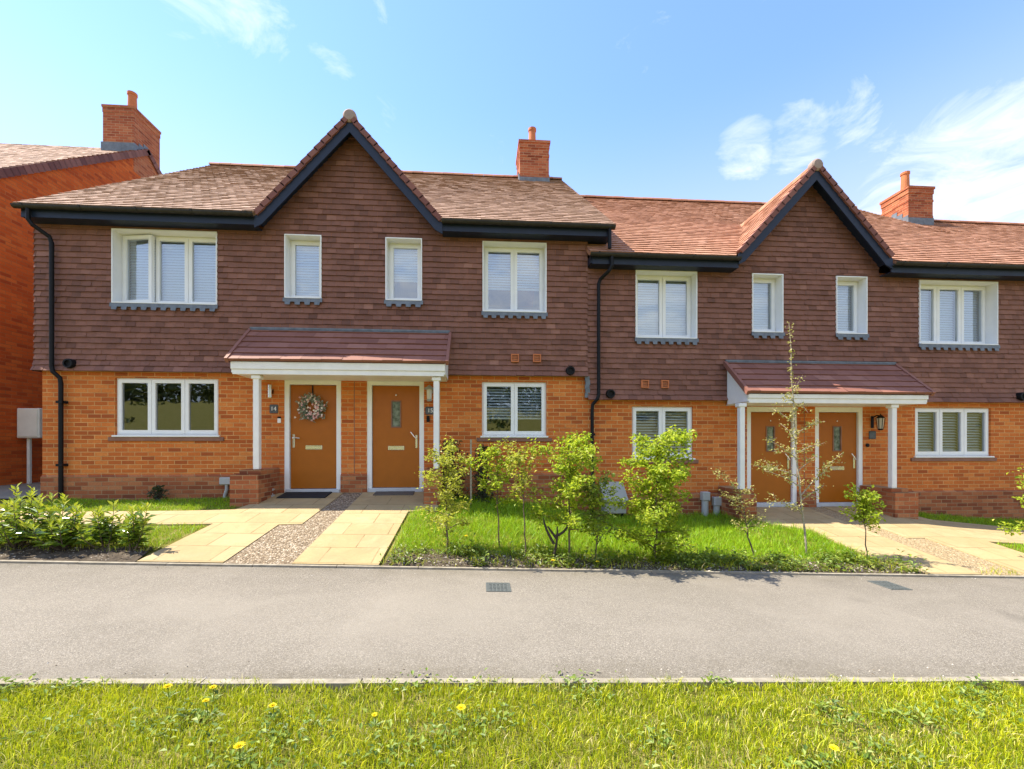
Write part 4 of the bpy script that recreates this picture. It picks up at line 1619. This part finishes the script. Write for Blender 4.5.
GH = 'young hedge saplings along the path edge'
sapling('sapling', (-.44, 5.68), (.0, 0, 1.22), rbr(1, 19, .22, .97, .28, .36, .16), 'leftmost yellowish sapling in the front bed, right of door 15', 'sapling',
        'leaf_olive', .046, 62, 101, group=GH, base_leaf=60)
sapling('sapling', (.25, 5.85), (-.03, 0, 1.30), [(.5, (-.22, 0, .25), .08), (.6, (.18, .1, .22), .05), (.7, (-.40, -.05, .22), .12), (.8, (.22, .1, .12), .05),
        (.85, (-.22, .0, .16), .05), (.95, (-.1, 0, .12), 0), (.6, (.0, -.2, .1), .05), (.45, (.2, -.1, .1), .04), (.75, (.05, .2, .1), 0)],
        'slender sapling whose bright leaves arch left below middle window', 'sapling', 'leaf_hedge', .050, 70, 102, group=GH, rad=.011, base_leaf=30)
sapling('sapling', (.56, 5.55), (-.10, 0, 1.36), rbr(3, 10, .52, .97, .20, .2, .16), 'thin bare stemmed sapling centred below the middle ground floor window', 'sapling',
        'leaf_olive', .046, 62, 103, group=GH, rad=.011, base_leaf=30)
sapling('sapling', (1.10, 5.50), (.0, 0, 1.48), rbr(4, 20, .26, .97, .45, .50, .15), 'broad leafy sapling with clear upright trunk, between thin sapling and middle downpipe', 'sapling',
        'leaf_hedge', .052, 72, 104, group=GH, rad=.015, base_leaf=20)
sapling('sapling', (1.42, 5.45), (.08, 0, 1.0), rbr(5, 11, .2, .97, .25, .3, .2), 'small green sapling in front of the middle downpipe foot', 'sapling',
        'leaf_weed', .050, 45, 105, group=GH, rad=.010, base_leaf=70)
sapling('sapling', (2.23, 5.50), (.02, 0, 1.60), rbr(6, 30, .08, .97, .47, .50, .17), 'largest densest bright green sapling, in front of right house narrow ground window', 'sapling',
        'leaf_hedge', .054, 84, 106, group=GH, rad=.016, base_leaf=180)
sapling('sapling', (3.66, 5.65), (-.22, 0, .98), [(.35, (-.2, 0, .2), .06), (.5, (.25, 0, .15), .06), (.6, (-.35, 0, .35), .06), (.7, (.2, .1, .1), .04), (.8, (-.22, -.1, .06), .05),
        (.9, (.18, 0, .1), .03), (.45, (.1, -.2, .1), .03), (.95, (-.3, 0, .28), .03)], 'sparse pale leaved sapling leaning left, beside right porch left post', 'sapling',
        'leaf_pale', .034, 44, 107, group=GH, rad=.012, base_leaf=10, spread=.05)
sapling('slender_tree', (4.55, 5.86), (-.26, 0, 3.26),
        [(.20, (-.36, .05, .10), .05), (.24, (.30, -.05, .22), .0), (.26, (.62, .0, .60), .05), (.30, (-.52, 0, .22), .06), (.34, (-.60, .1, .16), .08), (.36, (.20, -.1, .24), .03),
         (.42, (-.42, 0, .26), .05), (.44, (.50, .1, .16), .04), (.50, (-.20, -.1, .15), .03), (.52, (.34, 0, .20), .05), (.57, (-.22, .1, .20), .03),
         (.62, (.12, 0, .12), .02), (.66, (-.14, 0, .12), .02), (.70, (.10, .05, .10), .02), (.18, (-.2, -.1, .12), .02), (.28, (.16, .2, .15), .02)],
        'tall thin tree with tiny pale leaves in front of the right porch', 'tree', 'leaf_pale', .036, 34, 108, rad=.015, barkm='pale_bark', spread=.05, tlo=.34)
sapling('sapling', (5.31, 5.71), (-.04, 0, .90), rbr(9, 11, .48, .97, .22, .2, .14), 'little round topped sapling with a bare stem, right of tall thin tree', 'sapling',
        'leaf_hedge', .056, 55, 109, group=GH, rad=.009)
sapling('sapling', (8.05, 5.80), (-.05, 0, 1.25), [(.3, (-.55, 0, .05), .10), (.55, (-.30, 0, .22), .05), (.75, (-.26, 0, .2), .03), (.6, (.4, 0, .2), .05), (.8, (.3, .1, .2), .03),
        (.4, (.3, -.2, .2), .03), (.9, (.1, .1, .2), 0)], 'leafy branch tips reaching in at the right edge of the photo', 'sapling', 'leaf_hedge', .055, 60, 110, group=GH, rad=.012)


def laurel(x, y, h, w_, n, seed, label):
    rg = random.Random(seed)
    B = Vector((x, y, ground_z(x, y) - .02))
    o = thing('laurel_shrub', B, label, 'shrub', 'laurel shrubs in the left bed')
    st, lf = MB(), MB()
    for i in range(n):
        a = rg.uniform(0, 6.283)
        rr = w_ * math.sqrt(rg.random())
        hh = h * rg.uniform(.55, 1.05) * (1 - .25 * rr / w_)
        e = B + Vector((rr * math.cos(a), rr * .8 * math.sin(a), hh))
        p = bez(B + Vector((rg.uniform(-.05, .05), rg.uniform(-.05, .05), 0)), e, (rr * .35 * math.cos(a), rr * .35 * math.sin(a), -hh * .1), 6)
        st.tube(p, [.008 - .001 * k for k in range(7)], 5, cap=False)
        m_ = int(26 * hh / h) + 12
        for k in range(m_):
            t = .22 + .78 * (k + rg.random()) / m_
            q = along(p, t)
            b = k * 2.4 + rg.random()
            tip = t > .84
            d = Vector((math.cos(b), math.sin(b), 1.4 if tip else rg.uniform(-.1, .7)))
            s_ = (.09 if tip else .125) * rg.uniform(.75, 1.15)
            tn = rg.uniform(.82, 1) if tip else min(.78, max(0, rg.gauss(.42, .2)))
            lf.leaf(q, d, (rg.gauss(0, .35), rg.gauss(0, .35), 1), s_, s_ * .40, 0, tn, .18)
    st.build('trunk', 'bark', o)
    lf.build('crown', 'leaf_laurel', o)


laurel(-6.55, 5.62, .74, .42, 18, 21, 'laurel shrub beyond the left edge of the photo')
laurel(-5.98, 5.55, .66, .42, 19, 22, 'laurel shrub cut by the left edge of the photo')
laurel(-5.42, 5.58, .80, .42, 20, 23, 'tallest glossy laurel shrub in front of the left downpipe')
laurel(-4.92, 5.55, .66, .38, 18, 24, 'glossy laurel shrub below the left half of leftmost ground window')
laurel(-4.48, 5.58, .60, .30, 12, 25, 'open laurel shrub second from the paved drive')
laurel(-4.12, 5.52, .70, .18, 7, 26, 'small thin laurel shrub nearest the paved drive')

# pruned crossing stems and the dark bushes by the second door
q = thing('pruned_shrub', (.92, 5.46, ground_z(.92, 5.46)), 'bare dark shrub of crossing cut stems beside broad sapling trunk', 'shrub')
k = MB()
g0 = ground_z(.92, 5.46)
for a, b, bd in (((0, 0, -.02), (.07, 0, .42), (.05, 0, 0)), ((.03, 0, .2), (-.10, 0, .52), (-.06, 0, .05)), ((.05, 0, .3), (.22, 0, .50), (.08, 0, -.05)), ((.06, 0, .27), (-.05, 0, .42), (0, 0, 0))):
    k.tube(bez(Vector(a) + Vector((.88, 5.46, g0)), Vector(b) + Vector((.88, 5.46, g0)), bd, 6), [.018, .017, .016, .015, .014, .012, .008], 7)
k.build('trunk', 'dark_wood', q)


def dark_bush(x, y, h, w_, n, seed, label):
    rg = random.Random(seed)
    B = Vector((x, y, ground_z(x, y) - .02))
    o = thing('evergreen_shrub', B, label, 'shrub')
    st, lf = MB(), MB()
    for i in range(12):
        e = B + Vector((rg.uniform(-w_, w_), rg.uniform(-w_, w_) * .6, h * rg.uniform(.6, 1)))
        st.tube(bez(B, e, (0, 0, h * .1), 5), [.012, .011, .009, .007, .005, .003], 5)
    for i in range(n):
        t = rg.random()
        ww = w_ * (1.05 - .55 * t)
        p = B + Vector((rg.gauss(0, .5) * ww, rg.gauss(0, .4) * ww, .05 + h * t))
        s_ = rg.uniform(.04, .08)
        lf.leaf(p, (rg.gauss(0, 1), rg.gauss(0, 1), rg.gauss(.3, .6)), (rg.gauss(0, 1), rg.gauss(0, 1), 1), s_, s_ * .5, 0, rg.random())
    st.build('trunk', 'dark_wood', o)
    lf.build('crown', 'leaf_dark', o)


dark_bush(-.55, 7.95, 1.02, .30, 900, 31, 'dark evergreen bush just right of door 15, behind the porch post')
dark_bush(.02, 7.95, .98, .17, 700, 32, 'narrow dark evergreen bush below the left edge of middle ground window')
dark_bush(-5.6, 8.05, .22, .16, 160, 33, 'tiny dark tuft at the wall under the leftmost ground window')
q = MB()
q.tube([(-.18, 7.80, ground_z(-.18, 7.8) - .1), (-.18, 7.80, .10)], .016, 8)
tag(q.build('garden_stake', 'pale_bark', origin=(-.18, 7.8, ground_z(-.18, 7.8))), 'thin grey upright stake beside the narrow dark evergreen bush', 'stake')

# ------------------------------------------------------------------ grass, weeds, chips


DEADP = .13
BARE = .35


def blades(name, mat, regions, dens, hgt, wid, seed, zf, tfun=None):
    rg = np.random.default_rng(seed)
    X, Y = [], []
    for (x0, x1, y0, y1, test, k) in regions:
        n = int((x1 - x0) * (y1 - y0) * dens * k)
        x = rg.uniform(x0, x1, n)
        y = rg.uniform(y0, y1, n)
        if test is not None:
            ok = test(x, y)
            x, y = x[ok], y[ok]
        X.append(x)
        Y.append(y)
    X, Y = np.concatenate(X), np.concatenate(Y)
    # patchy cover from a few sines
    pat = .5 + .5 * np.sin(X * 3.1 + 2 * np.sin(Y * 2.3)) * np.sin(Y * 4.1 + 1.7 * np.sin(X * 1.7)) * .8
    pat2 = .5 + .5 * np.sin(X * 9.3 + 3 * np.sin(Y * 5.2)) * np.sin(Y * 11.1 + 2.1 * np.sin(X * 6.7))
    keep = rg.random(len(X)) < np.clip((BARE if 'verge' in name else 1.0) + 1.5 * pat2 + .5 * pat, 0.06, 1)
    X, Y, pat, pat2 = X[keep], Y[keep], pat[keep], pat2[keep]
    n = len(X)
    Z = zf(X, Y)
    h = hgt * rg.lognormal(0, .42, n) * (.45 + .75 * pat2 + .35 * pat)
    h[rg.random(n) < .25] *= .6
    h = np.minimum(h, hgt * 1.9)
    a = rg.uniform(0, 2 * np.pi, n)
    lean = np.abs(rg.normal(0, .9, n)) * h
    dx, dy = np.cos(a), np.sin(a)
    w_ = wid * rg.uniform(.6, 1.4, n)
    b = rg.uniform(0, 2 * np.pi, n)
    px, py = np.cos(b) * w_ / 2, np.sin(b) * w_ / 2
    V = np.zeros((n, 5, 3))
    V[:, 0] = np.stack([X - px, Y - py, Z - .01], 1)
    V[:, 1] = np.stack([X + px, Y + py, Z - .01], 1)
    mx_, my_ = X + dx * lean * .35, Y + dy * lean * .35
    V[:, 2] = np.stack([mx_ + px * .8, my_ + py * .8, Z + h * .6], 1)
    V[:, 3] = np.stack([mx_ - px * .8, my_ - py * .8, Z + h * .6], 1)
    V[:, 4] = np.stack([X + dx * lean, Y + dy * lean, Z + h], 1)
    me = bpy.data.meshes.new(name)
    me.vertices.add(n * 5)
    me.vertices.foreach_set('co', V.reshape(-1).astype(np.float32))
    li = np.zeros((n, 7), dtype=np.int32)
    base = np.arange(n) * 5
    for i, k in enumerate((0, 1, 2, 3, 3, 2, 4)):
        li[:, i] = base + k
    me.loops.add(n * 7)
    me.loops.foreach_set('vertex_index', li.reshape(-1))
    me.polygons.add(n * 2)
    ls = np.zeros((n, 2), dtype=np.int32)
    ls[:, 0] = np.arange(n) * 7
    ls[:, 1] = np.arange(n) * 7 + 4
    me.polygons.foreach_set('loop_start', ls.reshape(-1))
    t = np.clip(rg.normal(.45, .22, n) + .22 * (pat - .5) + .16 * (pat2 - .5), 0, .86)
    dead = rg.random(n) < (DEADP if mat == 'grass_verge' else .03) * (.6 + 2.2 * (1 - pat) * (1 - pat2))
    t[dead] = rg.uniform(.9, 1, dead.sum())
    if tfun is not None:
        t = tfun(X, Y, t)
    me.materials.append(MATS[mat])
    me.update(calc_edges=True)
    at = me.attributes.new('tint', 'FLOAT', 'FACE')
    at.data.foreach_set('value', np.repeat(t, 2).astype(np.float32))
    o = bpy.data.objects.new(name, me)
    COL.objects.link(o)
    return tag(o, kind='stuff')


def pz_np(X, Y):
    return -1.45 - .035 * np.clip(X, -20, 20) - .012


def gz_np(X, Y):
    p = -1.45 - .035 * np.clip(X, -20, 20)
    b = np.interp(X, BX, BZ)
    k = np.clip((Y - 5.1) / 3.1, 0, 1)
    return p + (b - p) * k - .012


def inpoly(poly):
    def f(x, y):
        ins = np.zeros(len(x), bool)
        n = len(poly)
        for i in range(n):
            (xa, ya), (xb, yb) = poly[i], poly[(i + 1) % n]
            c = ((ya > y) != (yb > y)) & (x < (xb - xa) * (y - ya) / (yb - ya + 1e-12) + xa)
            ins ^= c
        return ins
    return f


edge_test = lambda x, y: y < 2.70 + .04 * np.sin(x * 5.1) * np.sin(x * 1.9 + 1) + .03 * np.sin(x * 17)
tag(blades('verge_grass', 'grass_verge', [(-3.6, 4.6, 1.5, 2.76, edge_test, 1.0), (-7, 8, .4, 1.5, None, .25), (-7, -3.6, 1.5, 2.7, None, .5), (4.6, 8, 1.5, 2.7, None, .5)],
           14000, .024, .0041, 3, pz_np), 'rough sunlit yellow green grass verge in the foreground', 'grass')
lawn = inpoly([(-1.12, 5.5), (-1.1, 7.1), (-.68, 7.2), (-.68, 8.26), (4.2, 8.26), (4.7, 8.2), (4.9, 7.15), (5.38, 6.82), (5.3, 5.9), (5.25, 5.5)])
tag(blades('lawn_grass', 'grass_lawn', [(-1.2, 5.5, 5.45, 8.28, lawn, 1.0)], 3600, .075, .0055, 4, gz_np), 'lush bright green lawn between the two porches', 'grass')
tri1 = inpoly([(-7.4, 5.6), (-3.92, 5.55), (-3.84, 6.47), (-7.4, 6.47)])
strip1 = inpoly([(-7.2, 7.3), (-3.92, 7.27), (-4.1, 7.75), (-4.2, 8.1), (-7.2, 8.1)])
rt = inpoly([(8.04, 5.2), (12, 5.2), (12, 6.42), (8.03, 6.36)])
rs = inpoly([(8.42, 7.66), (11.5, 7.40), (11.5, 8.25), (8.1, 8.25)])
tag(blades('lawn_grass', 'grass_lawn', [(-7.5, -3.8, 5.5, 6.5, tri1, 1.0), (-7.3, -3.8, 7.2, 8.2, strip1, 1.0)], 3200, .042, .0055, 5, gz_np),
    'short grass patches beside the left paved drive', 'grass')
tag(blades('lawn_grass', 'grass_lawn', [(8, 12, 5.2, 6.45, rt, 1.0), (8, 11.6, 7.3, 8.3, rs, 1.0)], 3000, .045, .0055, 6, gz_np),
    'short grass patches beside the right paved drive', 'grass')
# thin straggling grass in the front bed
tag(blades('bed_grass', 'grass_verge', [(-1.14, 5.55, 5.16, 5.62, None, 1.0), (-7.4, -3.9, 5.45, 5.7, None, .8), (6.4, 6.95, 5.18, 5.27, None, 1.6)], 1100, .07, .005, 7, gz_np),
    'straggling grass between the saplings', 'grass')


def scatter(name, mat, n, area, lsize, seed, label, cat, flat=False, hmax=.12, clump=None):
    rg = random.Random(seed)
    b_ = MB()
    cl_ = [(rg.uniform(area[0], area[1]), rg.uniform(area[2], area[3]), rg.uniform(.05, .14)) for _ in range(clump)] if clump else None
    for i in range(n):
        if cl_:
            c = rg.choice(cl_)
            x_, y_ = c[0] + rg.gauss(0, c[2]), c[1] + rg.gauss(0, c[2] * .6)
            if y_ < area[2] - .03:
                continue
            z_ = ground_z(x_, y_) + abs(rg.gauss(0, .5)) * hmax
        else:
            x_, y_ = rg.uniform(area[0], area[1]), rg.uniform(area[2], area[3])
            z_ = ground_z(x_, y_) + .012
        s_ = lsize * rg.uniform(.5, 1.4)
        a = rg.uniform(0, 6.283)
        if flat:
            b_.leaf((x_, y_, z_), (math.cos(a), math.sin(a), rg.uniform(-.1, .35)), (rg.gauss(0, .3), rg.gauss(0, .3), 1), s_, s_ * rg.uniform(.3, .8), 0, rg.random(), .1)
        else:
            b_.leaf((x_, y_, z_), (math.cos(a), math.sin(a), rg.uniform(0, .9)), (0, 0, 1), s_, s_ * .55, 0, rg.random())
    return tag(b_.build(name, mat), label, cat, kind='stuff')


scatter('ground_cover', 'leaf_weed', 4200, (-1.1, 5.6, 5.2, 5.62), .05, 41, 'low leafy weeds along the front edge of the bed', 'weeds', hmax=.13, clump=46)
scatter('bark_chips', 'bark_chip', 2600, (-1.12, 5.6, 5.17, 5.66), .032, 42, 'pale bark chips on the front bed', 'chips', True)
scatter('bark_chips', 'bark_chip', 1100, (-7.2, -3.9, 5.17, 5.62), .026, 43, 'bark chips on the dark soil of the left bed', 'chips', True)


scatter('verge_weeds', 'leaf_weed', 3600, (-3.4, 4.4, 1.6, 2.70), .030, 44, 'small dark leafy weeds among the foreground grass', 'weeds', hmax=.035, clump=60)


rgp = random.Random(71)
b_ = MB()
for i in range(420):       # loose grit swept to the edges of the tarmac
    x_ = rgp.uniform(-6, 7)
    y_ = 2.75 + abs(rgp.gauss(0, .08)) if rgp.random() < .55 else 5.09 - abs(rgp.gauss(0, .10))
    if y_ < 2.75 or y_ > 5.09:
        continue
    r_ = rgp.uniform(.003, .008)
    z_ = path_z(x_)
    q4 = [(x_ + r_ * math.cos(k * 1.57 + i), y_ + r_ * math.sin(k * 1.57 + i), z_) for k in range(4)]
    b_.mesh(q4 + [(x_ + r_ * .2, y_, z_ + r_ * .9)], [(0, 1, 4), (1, 2, 4), (2, 3, 4), (3, 0, 4)], 0, rgp.random())
tag(b_.build('grit', 'bark_chip'), 'loose grit along the edges of the tarmac path', 'grit', kind='stuff')


# dandelions


def dandelion(x, y, open_, seed, label, zf):
    rg = random.Random(seed)
    z = zf(x, y)
    o = thing('dandelion', (x, y, z), label, 'flower', 'yellow dandelions in the grass')
    hh = rg.uniform(.055, .085)
    tp = Vector((x + rg.uniform(-.01, .01), y - .005, z + hh))
    s_ = MB()
    s_.tube(bez((x, y, z - .01), tp, (.004, 0, 0), 4), .0022, 6)
    s_.build('stem', 'leaf_weed', o)
    f = MB()
    for ring, (n, L, up_) in enumerate(((22, .022, .15), (18, .017, .5), (12, .011, 1.2))):
        for i in range(n):
            a = 6.283 * i / n + ring * .3
            f.leaf(tp, (math.cos(a), math.sin(a) - .15, up_), (0, 0, 1), L * open_ * rg.uniform(.85, 1.15), .0065, 0, .5)
    f.build('flower_head', 'yellow_petal', o)
    l_ = MB()
    for i in range(9):
        a = 6.283 * i / 9 + rg.random()
        l_.leaf((x, y, z), (math.cos(a), math.sin(a), .35), (0, 0, 1), rg.uniform(.035, .065), .015, 0, rg.uniform(.2, .8), .1)
    l_.build('rosette', 'leaf_weed', o)


zv = lambda x, y: path_z(x)
DAND = [(-1.72, 2.55, 1.1, 'dandelion at the path kerb in the left foreground grass, leftmost of all', zv),
        (-1.47, 2.53, .9, 'dandelion just right of the leftmost one near the kerb', zv),
        (-1.41, 2.38, .8, 'dull half open dandelion below the pair at the left kerb', zv),
        (-1.07, 2.36, .9, 'small dandelion midway up the left foreground grass', zv),
        (-1.08, 2.05, 1.15, 'large dandelion lowest in the left foreground grass', zv),
        (-.10, 2.33, 1.2, 'bright round dandelion in the middle of the foreground grass', zv),
        (-.54, 2.29, .7, 'faint small dandelion left of the bright middle one', zv),
        (1.68, 2.0, 1.1, 'dandelion at the bottom edge of the right foreground grass', zv),
        (.85, 5.24, 1.3, 'dandelion at bed edge below the crossing cut stems', ground_z),
        (1.41, 5.24, 1.2, 'dandelion at bed edge left of the densest sapling', ground_z),
        (-.2, 5.98, 1.3, 'dandelion in the lawn right of the leftmost sapling', ground_z)]
for i, (x_, y_, s_, lab, zf_) in enumerate(DAND):
    dandelion(x_, y_, s_, 60 + i, lab, zf_)

# far wood across the field behind the viewer, mirrored in the panes
rg = random.Random(90)
b_ = MB()
for i in range(130):
    cx_, cy_, rr = -150 + i * 2.3 + rg.uniform(-1, 1), -94 + rg.uniform(-4, 3), rg.uniform(2.4, 4.4)
    cz_ = 9.6 + rr * .8
    for k in range(80):
        d = Vector((rg.gauss(0, 1), rg.gauss(0, 1), rg.gauss(0, 1))).normalized() * rr * rg.uniform(.5, 1.05)
        b_.leaf((cx_ + d.x, cy_ + d.y, max(9.3, cz_ + d.z)), (rg.gauss(0, 1), rg.gauss(0, 1), rg.gauss(0, 1)), (rg.gauss(0, 1), rg.gauss(0, 1), 1), 1.4, 1.1, 0, rg.random())
for i in range(60):      # scrub and hedge clumps dotted over the field
    cy_ = rg.uniform(-80, -24)
    cx_, rr = rg.uniform(-70, 70), rg.uniform(.6, 1.7)
    cz_ = -1.5 + (-cy_ - 10) * .1375 + rr * .6
    for k in range(110):
        d = Vector((rg.gauss(0, 1) * 1.8, rg.gauss(0, 1), rg.gauss(0, .8))).normalized() * rr * rg.uniform(.4, 1.1)
        b_.leaf((cx_ + d.x * 1.7, cy_ + d.y, cz_ + d.z), (rg.gauss(0, 1), rg.gauss(0, 1), rg.gauss(0, 1)), (rg.gauss(0, 1), rg.gauss(0, 1), 1), .45, .35, 0, rg.random())
tag(b_.build('far_wood', 'leaf_wood'), 'dark wood across the field, seen mirrored in the ground floor panes', 'wood', kind='stuff')

for o in bpy.data.objects:
    if '_o' in o:
        del o['_o']
